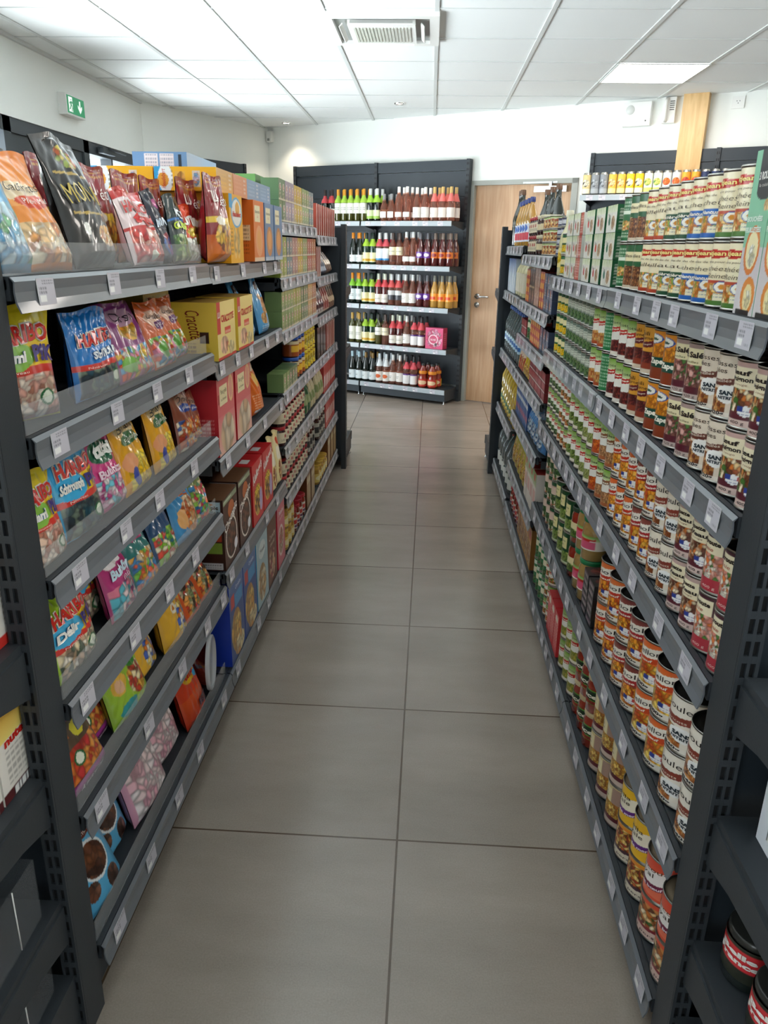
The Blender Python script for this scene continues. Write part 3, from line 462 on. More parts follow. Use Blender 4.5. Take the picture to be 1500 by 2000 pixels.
# beers
for kk, (c1, c2, c3, nm) in dict(gold=('D8C48A', 'EFE6C8', '3A2A1A', 'pale gold'), silver=('8A8F94', 'A8ADB2', '4A4F56', 'silver grey'), amber=('E2B84A', 'F2DC9A', 'E07A1C', 'gold and orange'), yellow=('E8C42A', 'F6EFD0', '3A3A3A', 'bright yellow'), lime=('E4EADC', 'D8E070', '5A9A3A', 'white and lime'), orangew=('DDE0DE', 'E8742A', 'D8502A', 'white and orange'), orred=('E89A2A', 'D8462A', 'C83A2A', 'orange and red'), navyb=('1E2A50', '2A3A6A', 'E8E8E8', 'navy blue')).items():
    reg('beer_'+kk, T_slim(.033, .168, c1, [('fe', .5, .55, .34, .2, [c2, c2, c3], .02), ('b', .0, .25, c2)], seed=90), 'beer_can', nm+' tall beer can', 'beer can')
# ------------------------------------------------------------------ left side
def hari(bg, sub, subc, pikc='F2C81E', win='gum', body='EDE6D8', ysplit=.44, pik=True, txt='HARIBO', tc='D02A22'):
    o = [('f', .03, .03, .97, ysplit, win, .020), ('r', 0, ysplit-.02, 1, ysplit+.045, 'D43A30'), ('t', 'Nouveau', .3, ysplit+.01, .025, 'F6E6D8', dict(w=.35))]
    if pik: o += [('r', .55, ysplit+.045, 1, ysplit+.24, pikc), ('e', .30, ysplit+.14, .34, .13, subc), ('t', 'P!K', .77, ysplit+.145, .13, '3A2A78', dict(w=.36, b=.06, sh=.1)), ('t', sub, .28, ysplit+.14, .09, 'F2F2EC', dict(w=.44, b=.05, sh=.2, o='2A6A9A'))]
    else: o += [('t', sub, .60, ysplit+.14, .085, 'E6EEF4', dict(w=.66, b=.05, sh=.15, o='1A5A9A'))]
    return o+[('t', txt, .5, ysplit+.32, .145, tc, dict(w=.82, b=.035, sh=.12, o='F4EEE4', ow=.09)), ('e', .72, .2, .12, .075, '1F6A3A'), ('e', .72, .2, .085, .055, 'E8F0DC'), ('b', .965, 1, bg)]
reg('pik_y', T_bag(.135, .21, .05, 'E8D022', hari('E8D022', 'Miami', '8AC04A', win=['d8a090', 'e8c8b0', 'b87a64', 'f0e0d0']), seed=101, q=.0021), 'candy_bag', 'yellow pineapple candy bag', 'candy bag')
reg('schtr', T_bag(.185, .195, .06, '1E7AC8', hari('1E7AC8', 'SCHTROUMPFS', '1E7AC8', win='smurf', pik=False, ysplit=.36), seed=102, q=.0021), 'candy_bag', 'blue candy bag with dark window', 'candy bag')
reg('ourson', T_bag(.20, .20, .05, '8A3A7A', [('f', .03, .03, .97, .42, 'candy', .018), ('fe', .5, .62, .25, .13, ['f0a030', 'e8b84a'], .03), ('e', .5, .80, .32, .12, 'C8A0B8'), ('t', 'Ourson', .5, .80, .13, '2A1A2A', dict(w=.56, sh=.2)), ('e', .2, .2, .14, .10, '7AB84A')], seed=103, q=.0024, wr=1.6), 'candy_bag', 'purple gummy bear bag', 'candy bag')
def croc(sd): return T_bag(.15, .19, .045, 'D8642A', [('f', .03, .03, .97, .45, 'candy', .018), ('e', .5, .72, .34, .14, 'E8C0A8'), ('t', 'Crocodiles', .5, .76, .09, '2A1A1A', dict(w=.6, sh=.2)), ('e', .62, .62, .24, .07, '6A2A6A'), ('t', 'gélifiés', .62, .62, .05, 'F2E8F0', dict(w=.36, sh=.2)), ('e', .35, .25, .16, .12, '5AA03A')], seed=sd, q=.0024, wr=1.6)
reg('croc', croc(104), 'candy_bag', 'orange crocodile candy bag', 'candy bag')
reg('schpik', T_bag(.165, .215, .055, '3AA8E0', hari('3AA8E0', 'Schtroumpfs', '38B0E4', win='smurf', ysplit=.40), seed=105, q=.0021), 'candy_bag', 'sky blue and yellow candy bag', 'candy bag')
reg('bubl', T_bag(.13, .20, .05, 'D8408A', [('f', .03, .03, .97, .40, ['6ac0d0', 'e8b0c8', 'f0e8e8', 'c84a8a'], .02), ('e', .5, .72, .4, .16, '1F6A4A'), ('t', 'tutti', .5, .74, .16, 'F2F6F0', dict(w=.6, b=.06, sh=.2)), ('t', 'Bubblizz', .5, .47, .1, 'F6D8E8', dict(w=.8, b=.04))], seed=106, q=.0024), 'candy_bag', 'hot pink candy bag with green oval', 'candy bag')
reg('banan', T_bag(.15, .215, .05, 'E8A81E', [('f', .10, .05, .97, .45, 'banana', .022), ('e', .5, .78, .36, .12, 'E4C88A'), ('t', 'Bananes', .5, .80, .11, '2A2416', dict(w=.62, sh=.2)), ('e', .5, .64, .34, .075, '2A6A3A'), ('t', 'Fondantes', .5, .64, .055, 'EAF2E0', dict(w=.5, sh=.2)), ('e', .22, .38, .18, .12, 'E8A070'), ('e', .26, .2, .10, .12, '3A4AA0')], seed=107, q=.0022), 'candy_bag', 'golden banana candy bag', 'candy bag')
reg('cara', T_bag(.13, .20, .045, '8A4A34', [('f', .03, .03, .97, .5, ['c8602a', 'e8a04a', 'b83a2a', '3a5aa0', 'e8d8c0'], .018), ('e', .5, .78, .35, .1, 'A8806A'), ('t', 'Oursons', .5, .80, .1, '2A1A1A', dict(w=.6, sh=.2)), ('e', .5, .66, .3, .07, '2A4A9A'), ('t', 'pétillants', .5, .66, .05, 'E8E8F0', dict(w=.44, sh=.2))], seed=108, q=.0024, wr=1.7), 'candy_bag', 'brown wrapped sweets bag', 'candy bag')
reg('delir', T_bag(.17, .20, .05, 'A8D02A', hari('A8D02A', 'Délir', '48B0DC', win=['e8d8b0', '5a6a5a', 'c8a888', 'f0e8d8', '8a7a6a'], ysplit=.36), seed=109, q=.0021), 'candy_bag', 'lime green candy bag', 'candy bag')
reg('bubb2', T_bag(.14, .20, .05, 'B83A7A', [('f', .03, .03, .97, .42, ['5ab0c0', 'd87a90', 'e8d0d0', '7a3a6a'], .02), ('e', .4, .74, .3, .1, 'F2EEF0'), ('t', 'Bubbly', .5, .56, .12, 'C8E0F0', dict(w=.7, b=.05, sh=.2)), ('t', 'mix', .6, .46, .08, 'F2D8E8', dict(w=.3))], seed=110, q=.0024), 'candy_bag', 'magenta sour candy bag', 'candy bag')
reg('teal', T_bag(.13, .20, .05, '2A7A78', [('f', .03, .03, .97, .5, ['d8a040', 'e86a4a', '7ac04a', '4a8ac0', 'e8d8b0'], .02), ('e', .5, .75, .35, .1, 'B84A7A')], seed=111, q=.0028, wr=1.6), 'candy_bag', 'teal mixed sweets bag', 'candy bag')
reg('navyg', T_bag(.14, .20, .05, '26507A', [('f', .03, .03, .97, .48, ['4a9a4a', '8ac03a', 'e85a4a', 'e8e0c0', '2a6a8a'], .02), ('e', .4, .8, .3, .09, 'A83A5A')], seed=112, q=.0028, wr=1.6), 'candy_bag', 'navy sweets bag with green window', 'candy bag')
reg('petil', T_bag(.18, .215, .05, '4A9AD0', [('fe', .6, .35, .36, .28, ['e08a4a', 'f0b070', 'c8602a', 'f0d8b0'], .022), ('e', .5, .80, .34, .1, 'A8CCE4'), ('t', 'Pépites', .5, .82, .1, '22344A', dict(w=.54, sh=.2)), ('e', .56, .70, .22, .06, 'D8702A'), ('e', .25, .35, .15, .15, 'E8B070')], seed=113, q=.0024, wr=1.5), 'candy_bag', 'light blue sweets bag', 'candy bag')
reg('multi', T_bag(.12, .19, .045, '7A8A4A', [('f', .03, .03, .97, .7, ['4aa05a', '3a8ac0', 'e86a3a', 'd8405a', 'e8d8a0', '8ac04a'], .02)], seed=114, q=.0028, wr=1.8), 'candy_bag', 'clear multicolour sweets bag', 'candy bag')
reg('poussin', T_bag(.16, .235, .06, 'E8B43A', [('fe', .65, .3, .25, .25, ['e8c04a', 'f0d880', 'e0802a', '4a6ac0', 'f0f0e8'], .025), ('e', .5, .85, .3, .06, '3A6AB0'), ('t', 'ŒUFS', .5, .75, .07, '2A2416', dict(w=.4)), ('e', .4, .5, .1, .07, 'F0E8D0'), ('e', .4, .5, .05, .035, 'E08A2A'), ('e', .3, .68, .1, .07, '3A7A3A')], seed=115, q=.0024, wr=.8), 'candy_bag', 'plump yellow sweets bag', 'candy bag')
reg('orang', T_bag(.13, .20, .045, 'D8602A', [('f', .1, .1, .9, .75, ['4a3a2a', 'e8a04a', '8a9a6a', 'c83a2a', 'd8c8a0'], .018)], seed=116, q=.0028, wr=1.6), 'candy_bag', 'orange bag of liquorice sweets', 'candy bag')
reg('piques', T_bag(.19, .215, .055, '9AC03A', [('fe', .7, .35, .28, .2, ['c84a34', 'e8b04a', 'f0e0b0', '8a4a2a'], .025), ('e', .55, .80, .26, .09, 'A83244'), ('t', 'Piques', .55, .80, .07, 'F2DCE0', dict(w=.36, sh=.2)), ('e', .25, .48, .16, .13, 'E8B84A'), ('e', .24, .46, .10, .08, 'E8B890'), ('e', .7, .58, .14, .08, '3A8A3A'), ('e', .3, .15, .2, .08, '3A9AA0')], seed=117, q=.0024), 'candy_bag', 'green sour sweets bag', 'candy bag')
reg('tray', T_bag(.165, .19, .04, '9A2A88', [('r', .06, .14, .94, .80, '5A4A3A'), ('f', .08, .16, .92, .50, ['e8843a', 'd8482a', 'e8a04a', 'c83a3a'], .03), ('e', .66, .66, .14, .10, 'D8D03A'), ('f', .08, .62, .45, .78, ['e8a030', 'c86a2a'], .02), ('e', .4, .36, .12, .09, '1F6A3A'), ('e', .4, .36, .085, .065, 'EAF0DC'), ('t', 'SALADE', .5, .85, .055, 'F2DCEE', dict(w=.5, b=.03)), ('t', 'À PARTAGER', .5, .07, .05, 'F2DCEE', dict(w=.6, b=.03))], seed=118, q=.0022, wr=.5), 'candy_tray', 'purple edged mixed candy pack', 'candy bag')
reg('chocb', T_bag(.17, .235, .055, '52ACD8', [('e', .5, .48, .30, .20, 'E8EEF0'), ('fe', .5, .48, .27, .17, 'choc', .03), ('fe', .25, .25, .13, .09, 'choc', .03), ('fe', .68, .16, .15, .12, 'choc', .03), ('b', .80, 1, 'B8C8D0'), ('t', 'Oursons', .5, .87, .095, '22303A', dict(w=.74, sh=.1)), ('arc', .70, .10, .1, .9, .03, '6A2A1E'), ('t', 'à la Guimauve', .5, .76, .045, 'F2E8DC', dict(w=.6, sh=.2, arc=.03))], seed=119, q=.0022, wr=.6), 'chocolate_bear_bag', 'sky blue chocolate marshmallow bag', 'candy bag')
reg('marsh', T_bag(.20, .27, .07, 'E8A8C0', [('f', .04, .04, .96, .66, 'marsh', .035), ('e', .30, .80, .22, .07, '7A3A9A'), ('t', 'Fantaisie', .30, .80, .05, 'F0E4F4', dict(w=.34, sh=.3)), ('b', .9, 1, 'D8C8CC')], seed=120, q=.0026, wr=1.3), 'marshmallow_bag', 'pink marshmallow bag', 'candy bag')
reg('lolly', T_bag(.17, .245, .055, 'D8401E', [('g', 0, .4, 'B82A14', 'E0561E'), ('e', .5, .66, .30, .16, 'F0C020'), ('t', 'Chupa', .5, .71, .085, 'D02A1E', dict(w=.42, b=.05, sh=.3)), ('t', 'Chups', .5, .61, .085, 'D02A1E', dict(w=.42, b=.05, sh=.3)), ('e', .72, .86, .12, .08, 'D85A9A'), ('r', .7, .5, .95, .58, '3AA0D0'), ('t', 'BEST', .62, .2, .09, '3A1A3A', dict(w=.4, b=.05))], seed=121, q=.0024, wr=.7), 'lollipop_bag', 'red and orange lollipop bag', 'candy bag')
reg('skyb', T_bag(.14, .23, .06, '5AAAD8', [('f', .05, .05, .95, .5, ['8ac8e4', 'c8e4f0', '4a9ac8', '7ac08a'], .03)], seed=122, q=.0026), 'marshmallow_bag', 'pale blue sweets bag', 'candy bag')
reg('truf', T_bag(.16, .235, .06, 'E88A2A', [('g', .5, 1, 'F0A04A', 'E8801E'), ('f', .05, .04, .95, .36, ['e8a050', 'f0c890', 'c87a3a', 'f0e0c0'], .03), ('e', .4, .62, .34, .10, 'F0D8B0'), ('t', 'Gaufrettes', .42, .66, .08, '3A2A1A', dict(w=.62, sh=.1)), ('e', .52, .54, .34, .06, 'D84A1E'), ('t', 'Plein Miel', .52, .54, .05, 'F6E8D8', dict(w=.5, sh=.1))], seed=123, q=.0022, wr=.7), 'caramel_bag', 'orange honey sweets bag', 'candy bag')
reg('dkbr', T_bag(.13, .26, .06, '2E1F1A', [('fe', .5, .3, .35, .2, ['3a2418', '4a2f20', '5a3a26'], .03), ('e', .5, .78, .22, .07, 'C8B8A0')], seed=124, q=.003), 'chocolate_bag', 'dark brown chocolate bag', 'candy bag')
reg('blkg', T_bag(.19, .28, .07, '14130F', [('t', 'MONAKI', .5, .55, .16, 'C8B050', dict(w=.84, b=.0, sh=-.15)), ('fe', .5, .82, .24, .09, ['8a9a3a', 'c8602a', 'd8c04a', '5a3a2a'], .02), ('fe', .6, .22, .2, .08, ['d8a04a', 'c8742a', 'f0e0b0'], .02), ('arc', .68, .02, .1, .9, .05, 'B89A4A'), ('arc', .38, .02, .1, .9, .03, 'B89A4A'), ('e', .22, .28, .06, .05, 'E8E8E0')], seed=125, q=.0022, wr=1.0), 'chocolate_bag', 'black bag with gold stick lettering', 'candy bag')
reg('tagada', T_bag(.17, .195, .06, 'F0DCDC', [('r', 0, .86, 1, 1, 'C8302A'), ('f', .03, .03, .97, .46, 'tag', .035), ('r', 0, .44, 1, .48, 'C8302A'), ('t', 'HARIBO', .42, .74, .15, 'C8281E', dict(w=.66, b=.035, sh=.12, o='F6F0EC', ow=.09)), ('t', 'tagada', .58, .56, .12, 'D82A22', dict(w=.74, b=.08, sh=.15)), ('e', .42, .10, .10, .06, 'E8F0DC')], seed=126, q=.0021, wr=1.2), 'candy_bag', 'white and red strawberry candy bag', 'candy bag')
reg('dknv', T_bag(.10, .20, .045, '1C2236', [('t', 'MONDO', .5, .55, .1, 'C8D8E8', dict(w=.8, b=.05, sh=.2)), ('fe', .5, .25, .3, .15, ['3a6ac0', '7a3a8a', 'b83a4a'], .02), ('e', .6, .8, .2, .06, 'B84A8A')], seed=127, q=.003), 'candy_bag', 'navy black candy bag', 'candy bag')
reg('gmies', T_bag(.11, .19, .045, '2A3A3A', [('f', .05, .04, .95, .42, ['6a9a3a', '8ab85a', '3a6a2a', 'c8d8a0'], .02), ('t', 'GUMMIES', .5, .55, .1, 'C8E03A', dict(w=.86, b=.05)), ('t', 'FOU', .5, .72, .12, 'E8F0F4', dict(w=.5, b=.05)), ('r', 0, .62, 1, .66, '3A7AC0')], seed=128, q=.003), 'candy_bag', 'dark green candy bag with lime lettering', 'candy bag')
reg('kids', T_bag(.12, .17, .045, 'D8461E', [('f', .03, .03, .97, .42, ['d8d8d0', '6a8a6a', 'a8b8a0', 'e8e8e0'], .025), ('t', 'LUTTI', .5, .72, .14, 'F2F0E8', dict(w=.7, b=.06, sh=.15)), ('fe', .5, .52, .3, .08, 'corn', .02)], seed=129, q=.003), 'candy_bag', 'red and orange candy bag', 'candy bag')
reg('pops', T_bag(.165, .215, .07, '8E1E26', [('g', 0, .32, 'D8782A', 'C85A24'), ('fe', .5, .30, .40, .20, ['e8a040', 'f0c050', 'c8702a', '7a3a1e'], .03), ('b', .46, .52, 'E8C03A'), ('t', 'LU', .22, .74, .12, 'F2E8E0', dict(w=.2, b=.03)), ('t', 'Pépites', .64, .70, .13, 'F2E8E0', dict(w=.54, sh=.25)), ('tx', .1, .88, .9, .94, 'E0B04A', .005), ('e', .3, .48, .16, .05, 'F2EAD8')], seed=130, q=.0024, wr=.8), 'biscuit_bag', 'dark red biscuit bag', 'biscuit bag')
reg('granp', T_bag(.15, .255, .08, 'D8681E', [('g', .7, 1, 'D8C0A0', 'C8A080'), ('e', .5, .55, .22, .12, 'E8B84A'), ('tx', .1, .12, .45, .35, 'F0C8A0', .005), ('r', .1, .06, .35, .10, 'F2F2F2')], seed=131, q=.0026, wr=1.6), 'toast_bag', 'bulging orange toast bag', 'biscuit bag')
reg('bluec', T_bag(.13, .26, .05, '4A98CC', [('e', .5, .80, .26, .08, '3A2A2A'), ('fe', .6, .45, .30, .14, 'bisc', .03), ('fe', .35, .25, .22, .10, 'bisc', .03), ('fe', .35, .62, .14, .06, 'bisc', .02), ('tx', .1, .05, .9, .12, 'E8F0F4', .005)], seed=132, q=.0026, point=.9, wr=1.2), 'cookie_bag', 'blue pointed cookie bag', 'biscuit bag')
# boxes
def heud(): return [('r', 0, .0, .18, 1, '3AA0D4'), ('e', .18, .5, .12, .6, 'F0F2F0'), ('e', .14, .45, .09, .3, 'E8A03A'), ('t', 'Heudebert', .145, .5, .2, 'C8342C', dict(w=.28, rot=90, sh=.2)), ('tx', .27, .15, .30, .85, '6a4a1a', .006), ('r', .33, .1, .50, .8, 'E8B04A'), ('fe', .43, .45, .07, .35, 'bisc', .02), ('r', .62, .15, .74, .85, 'D8C8B0'), ('fe', .68, .5, .05, .3, ['e09a7a', 'd8c0d0', '8ab0d0'], .01)]
reg('heud', T_box(.155, .12, .192, 'EFB022', [('e', .55, .74, .42, .22, '4AA8D8'), ('e', .55, .74, .36, .19, 'EFEDE4'), ('r', 0, .80, .25, 1, '3AA0D4'), ('e', .62, .80, .16, .10, 'E8B04A'), ('t', 'Heudebert', .55, .72, .075, 'C8342C', dict(w=.62, sh=.2, b=.04)), ('fe', .62, .30, .11, .24, ['f0cc80', 'e8bc6a'], .04), ('fe', .38, .30, .11, .24, ['f0cc80', 'e8bc6a'], .04), ('tx', .04, .1, .2, .5, '7a5a1a', .006)], side='E8A81E', sops=[('t', 'Heudebert', .5, .88, .07, 'F2F0E8', dict(w=.8)), ('tx', .1, .1, .9, .6, '7a4a10', .006)], top='F2C04A'), 'rusk_box', 'upright yellow rusk box', 'box')
def dia(c, c2, d1): return [('r', .12, .66, .62, .92, 'EFE6BE'), ('t', 'Biscottes', .37, .82, .05, '3A2A1A', dict(w=.4)), ('t', 'LU', .37, .74, .04, 'C8342C', dict(w=.12)), ('e', .5, .34, .34, .26, d1), ('e', .5, .36, .2, .17, 'E8A45A'), ('b', 0, .07, c2)]
reg('obox', T_box(.155, .12, .192, 'E07A34', dia('E07A34', 'E8C8A8', 'E8A070'), side='D86A24', sops=[('r', .1, .35, .9, .6, 'EFC89A'), ('tx', .12, .1, .88, .6, '7a3a10', .006), ('bars', .1, .06, .5, .12)], top='E89060'), 'biscuit_box', 'orange biscuit box', 'box')
reg('bbox', T_box(.155, .12, .192, '6A88AC', dia('6A88AC', 'B8C8D8', 'C88A54'), side='5A7AA0', top='8AA4C0'), 'biscuit_box', 'slate blue biscuit box', 'box')
def flatb(c, t, sops=(), side=None, d=.18): return T_box(.186, d, .062, c, [('tx', .1, .2, .6, .8, t, .006), ('tx', .75, .1, .9, .9, 'efe8dc', .006)], side=side or c, sops=sops, top=t, q=.0022)
reg('flo', flatb('E09468', 'E8A882'), 'biscuit_box', 'orange biscuit box laid flat', 'box'); reg('flb', flatb('84A0BC', 'A8C0D4'), 'biscuit_box', 'pale blue biscuit box laid flat', 'box'); reg('fly', flatb('D8A458', 'EDB84A', heud(), 'EFB022', .176), 'rusk_box', 'yellow rusk box laid flat', 'box')
reg('bigblue', T_box(.17, .34, .062, '5F83AE', [('r', .22, .1, .46, .92, 'C8C4CC'), ('r', .50, .25, .76, .92, 'C8C4CC'), ('tx', .23, .1, .45, .9, '5a6a8a', .005), ('tx', .51, .3, .75, .9, '5a6a8a', .005), ('r', .84, .3, .90, .9, '23303E')], side='9AB4CC', top='6A8CB4', q=.002), 'biscuit_box', 'dusty blue flat box on top of the yellow rusk boxes', 'box')
reg('craco', T_box(.205, .13, .162, 'EFD888', [('r', 0, .45, .18, 1.0, 'C8342E'), ('t', 'LU', .09, .78, .10, 'F4EEE0', dict(w=.12, b=.04)), ('t', 'CRACOTTE', .56, .70, .12, 'C8281E', dict(w=.70, sh=.1, b=.04, arc=.04)), ('r', .40, .42, .72, .54, 'D84A30'), ('tx', .42, .44, .70, .52, 'F4D8C0', .006), ('r', .0, .0, 1.0, .05, 'C8342E'), ('fe', .35, .24, .22, .16, ['e8a080', 'd8785a', 'f0c0a0'], .05), ('fe', .70, .16, .2, .12, ['f0e0a8', 'e8cc80'], .03)], side='E8C84A', sops=[('t', 'Cracotte', .5, .62, .26, '8A2A1E', dict(w=.62, rot=-80, sh=.2)), ('r', .6, .3, .8, .5, '3A2018'), ('tx', .1, .05, .5, .3, '7a5a1a', .006)], top='C8A050', q=.0024), 'crispbread_box', 'yellow and red crispbread box', 'box')
reg('ybx', T_box(.20, .12, .085, 'E8CC50', [('tx', .08, .15, .4, .85, '8a7a3a', .006), ('r', .5, .2, .9, .8, 'EFDC8A')], side='DFC24A', top='E8D070'), 'biscuit_box', 'yellow box lying behind the bags', 'box')
reg('paing', T_box(.20, .12, .230, 'D8646A', [('g', 0, .5, 'E8B8A8', 'DC7478'), ('r', .14, .64, .58, .90, 'EFE2B4'), ('t', 'Pain grillé', .36, .81, .06, '5A4A2A', dict(w=.34)), ('t', 'au froment', .36, .72, .04, '5A4A2A', dict(w=.3)), ('r', .04, .68, .12, .80, 'A82A30'), ('e', .80, .80, .15, .18, 'E8C08A'), ('e', .80, .80, .10, .14, 'E09A8A'), ('fe', .52, .24, .40, .26, ['f0dcc0', 'e8c8a0', 'e0b890'], .10)], side='C02A34', sops=[('tx', .1, .1, .9, .5, 'E89A9A', .006)], top='C83A40', tops=[('tx', .1, .1, .9, .9, '7a2a2e', .008)]), 'toast_box', 'red and pink toast box', 'box')
reg('chocap', T_box(.175, .105, .232, '4A2A20', [('r', .04, .90, .96, .97, '8A9A7A'), ('tx', .06, .91, .6, .96, 'E8EEDC', .006), ('e', .55, .76, .22, .12, 'B8622E'), ('e', .50, .36, .40, .30, 'EDE6DA'), ('e', .50, .36, .36, .275, '3A2018'), ('fe', .50, .34, .32, .24, 'choc', .018), ('t', 'Chocapic', .5, .64, .12, 'F4EEE6', dict(w=.92, rot=18, b=.03, o='2A140C', ow=.08)), ('e', .78, .2, .12, .08, 'E8EAF0')], side='3A2019', sops=[('r', .08, .70, .92, .97, 'B8D0DC'), ('t', 'Chocapic', .5, .89, .05, '3A2018', dict(w=.72, b=.05)), ('e', .5, .94, .2, .02, 'E0842E'), ('tx', .14, .72, .86, .85, '2a3a4a', .006), ('r', .08, .25, .92, .40, '7A9A3A'), ('r', .08, .02, .92, .11, 'C8CCD0'), ('tx', .12, .03, .88, .10, '3a3a3a', .004), ('r', .08, .42, .92, .66, 'B8482A')], top='6A4A34', q=.0024), 'cereal_box', 'brown chocolate cereal box', 'box')
reg('kell', T_box(.175, .08, .228, 'CC3030', [('t', "Kellogg's", .5, .80, .14, 'F6F0EA', dict(w=.88, rot=14, sh=.3, b=.04)), ('e', .45, .36, .32, .26, 'E8B83A'), ('fe', .45, .34, .28, .22, ['6a3420', 'd89a3a', '4a2016', 'e8c050'], .02), ('t', 'TRÉSOR', .42, .54, .09, 'F0D040', dict(w=.5, b=.07, rot=10, o='4A2014', ow=.14)), ('e', .78, .3, .14, .2, 'B8A8D0')], side='B82226', sops=[('r', .1, .75, .9, .9, 'F0E8E0')], top='C02A2C', tops=[('r', .2, .3, .5, .7, 'D8D8D8')]), 'cereal_box', 'red filled cereal box', 'box')
reg('honeyb', T_bag(.115, .23, .06, 'E8D8A0', [('fe', .5, .3, .3, .2, ['d89a3a', 'a85a24', 'e8c880'], .02), ('e', .5, .6, .3, .12, 'F0E8D0'), ('e', .6, .8, .14, .07, 'C84A2A')], seed=140, q=.003), 'crepe_bag', 'cream and honey coloured biscuit packet', 'biscuit bag')
reg('gbis', T_box(.19, .075, .292, '2A4A8C', [('g', .7, 1, '3A5A9A', '5A7AB0'), ('r', .10, .66, .34, .82, 'C83A34'), ('r', .36, .62, .90, .78, '3A90C8'), ('t', 'Céréales', .62, .86, .05, 'E8EEF4', dict(w=.4)), ('fe', .42, .34, .34, .26, ['e8b84a', 'f0cc6a', 'd89a34'], .03), ('fe', .6, .12, .34, .12, ['f0dca8', 'e0a860'], .03)], side='1E3CA8', top='2A48B4'), 'cereal_box', 'royal blue cereal box', 'box')
reg('lbis', T_box(.19, .065, .292, 'A8C4CC', [('fe', .45, .30, .34, .26, ['e8d0a0', 'f0e4c8', 'c89a5a'], .03), ('e', .5, .75, .3, .12, 'D8E4E4'), ('t', 'Muesli', .5, .75, .06, '3A4A5A', dict(w=.4))], side='3AA4D0', top='4AB0DC', tops=[('r', .3, .3, .7, .7, 'E0E4E4')]), 'cereal_box', 'bright cyan cereal box', 'box')
reg('brcer', T_box(.17, .065, .28, '6A3A28', [('fe', .45, .32, .34, .24, ['c88a5a', 'e8c8a0', '7a3a2a', 'a82a34'], .025), ('t', 'Crunchy', .5, .72, .08, 'F0E0CC', dict(w=.7, sh=.3)), ('t', 'chocolat', .5, .62, .06, 'F0E0CC', dict(w=.5, sh=.3))], side='5A2E20', top='7A4A34'), 'cereal_box', 'reddish brown crunchy cereal box', 'box')
reg('pinkcer', T_box(.17, .07, .292, 'D8707C', [('e', .45, .38, .36, .24, 'F0D8D4'), ('fe', .45, .38, .30, .20, ['c8a07a', 'e8d0b0', 'b87a5a', 'd85a5a'], .018), ('t', 'Pétales', .5, .82, .07, 'F6E8E8', dict(w=.6, b=.03)), ('t', 'de blé', .5, .73, .05, 'F6E8E8', dict(w=.4))], side='C8203C', top='D82A48', tops=[('r', .3, .3, .6, .7, 'E0DCDC')]), 'cereal_box', 'pink and crimson cereal box', 'box')
reg('tub', (lambda: (lambda b, c: (b.lathe([(.070, 0), (.082, .09)], M['g_jam'], 32), c.lathe([(.086, .088), (.086, .098), (.080, .101), (.078, .097), (.002, .097)], plain('C9CDD0', .25), 32, cap=False), dict(parts=[('tub', b.mesh('tub')), ('round_lid', c.mesh('round_lid'))], w=.17, d=.17, h=.10))[2])(MB(), MB()))(), 'candy_tub', 'round candy tub with a pale rim standing on edge', 'tub')
# tea and coffee bays
def tea(c, c2, w=.068): return T_box(w, .07, .078, c, [('g', .0, .35, c2, c), ('e', .5, .62, .24, .18, 'EFE9DC'), ('e', .5, .62, .20, .14, 'A84A3A'), ('t', 'Thé', .5, .62, .13, 'F4F0E4', dict(w=.22, b=.04)), ('fe', .5, .22, .3, .18, [c2, 'e8e0c0', c], .01), ('b', 0, .08, 'D8D0B8')], side=c2, top=c2, q=.0045)
for kk, (c, c2, nm) in dict(green=('93A86A', '76905A', 'olive green'), dgreen=('6A845A', '5A7650', 'deep green'), lilac=('A898A8', '8A7A94', 'lilac'), yellow=('D0B03A', 'C8A020', 'mustard'), grey=('7A8F94', '5A7078', 'blue grey'), pink=('C09088', 'B07A74', 'dusty pink'), orange=('C07A48', 'B0602E', 'orange'), lime=('A8AE5A', '8A9A3A', 'yellow green'), red=('B85A48', 'A83A2E', 'brick red'), tan=('D0A868', 'B8884A', 'tan')).items():
    reg('tea_'+kk, tea(c, c2), 'tea_box', nm+' tea box', 'box')
reg('bigtea', T_box(.10, .08, .085, '5A8A4A', [('g', .3, .9, '74985A', '4A8040'), ('t', 'Infusion', .5, .6, .14, 'E8F0D8', dict(w=.8))], side='64904F', top='769C66', q=.0045), 'tea_box', 'large leaf green tea box', 'box')
reg('milka', T_jar(.040, .095, 'g_jam', '2A5AB0', [rp(.040, 150, .006, .075, '9A4A1E', [('r', .2, .3, .8, .7, 'E8B83A'), ('b', .8, 1, 'D8C8A0')], arc=.95)]), 'chocolate_powder_tub', 'brown and orange powder tub with blue lid', 'tub')
reg('yetub', T_jar(.040, .095, 'g_gold', 'D8C02A', [rp(.040, 151, .006, .075, 'D8BC2A', [('fe', .5, .5, .35, .3, ['a88a1a', 'e8d85a', '6a5a1a'], .02)], arc=.95)]), 'chocolate_powder_tub', 'yellow powder tub', 'tub')
reg('jam', T_jar(.034, .085, 'g_jam', 'A82028', [rp(.034, 152, .014, .060, 'D8CDB0', [('r', .38, .5, .62, .8, 'B02A28'), ('tx', .2, .2, .8, .4, '5a4a3a', .004)], arc=.8)], lidm=plain('A4262C', .4)), 'jam_jar', 'dark jam jar with red lid and cream label', 'jar')
reg('honey', T_jar(.036, .10, 'g_gold', 'C8A040', [rp(.036, 153, .014, .065, 'E0C060', [('e', .5, .5, .3, .3, 'F0E4B0')], arc=.8)]), 'honey_jar', 'golden honey jar', 'jar')
reg('pastac', T_box(.13, .05, .19, '7A4A24', [('r', .06, .06, .94, .9, 'B89A6A'), ('r', .1, .7, .9, .85, 'D8C8A0')], side='6A3E1E', top='8A5A30'), 'cardboard_tray', 'brown cardboard biscuit box', 'box')
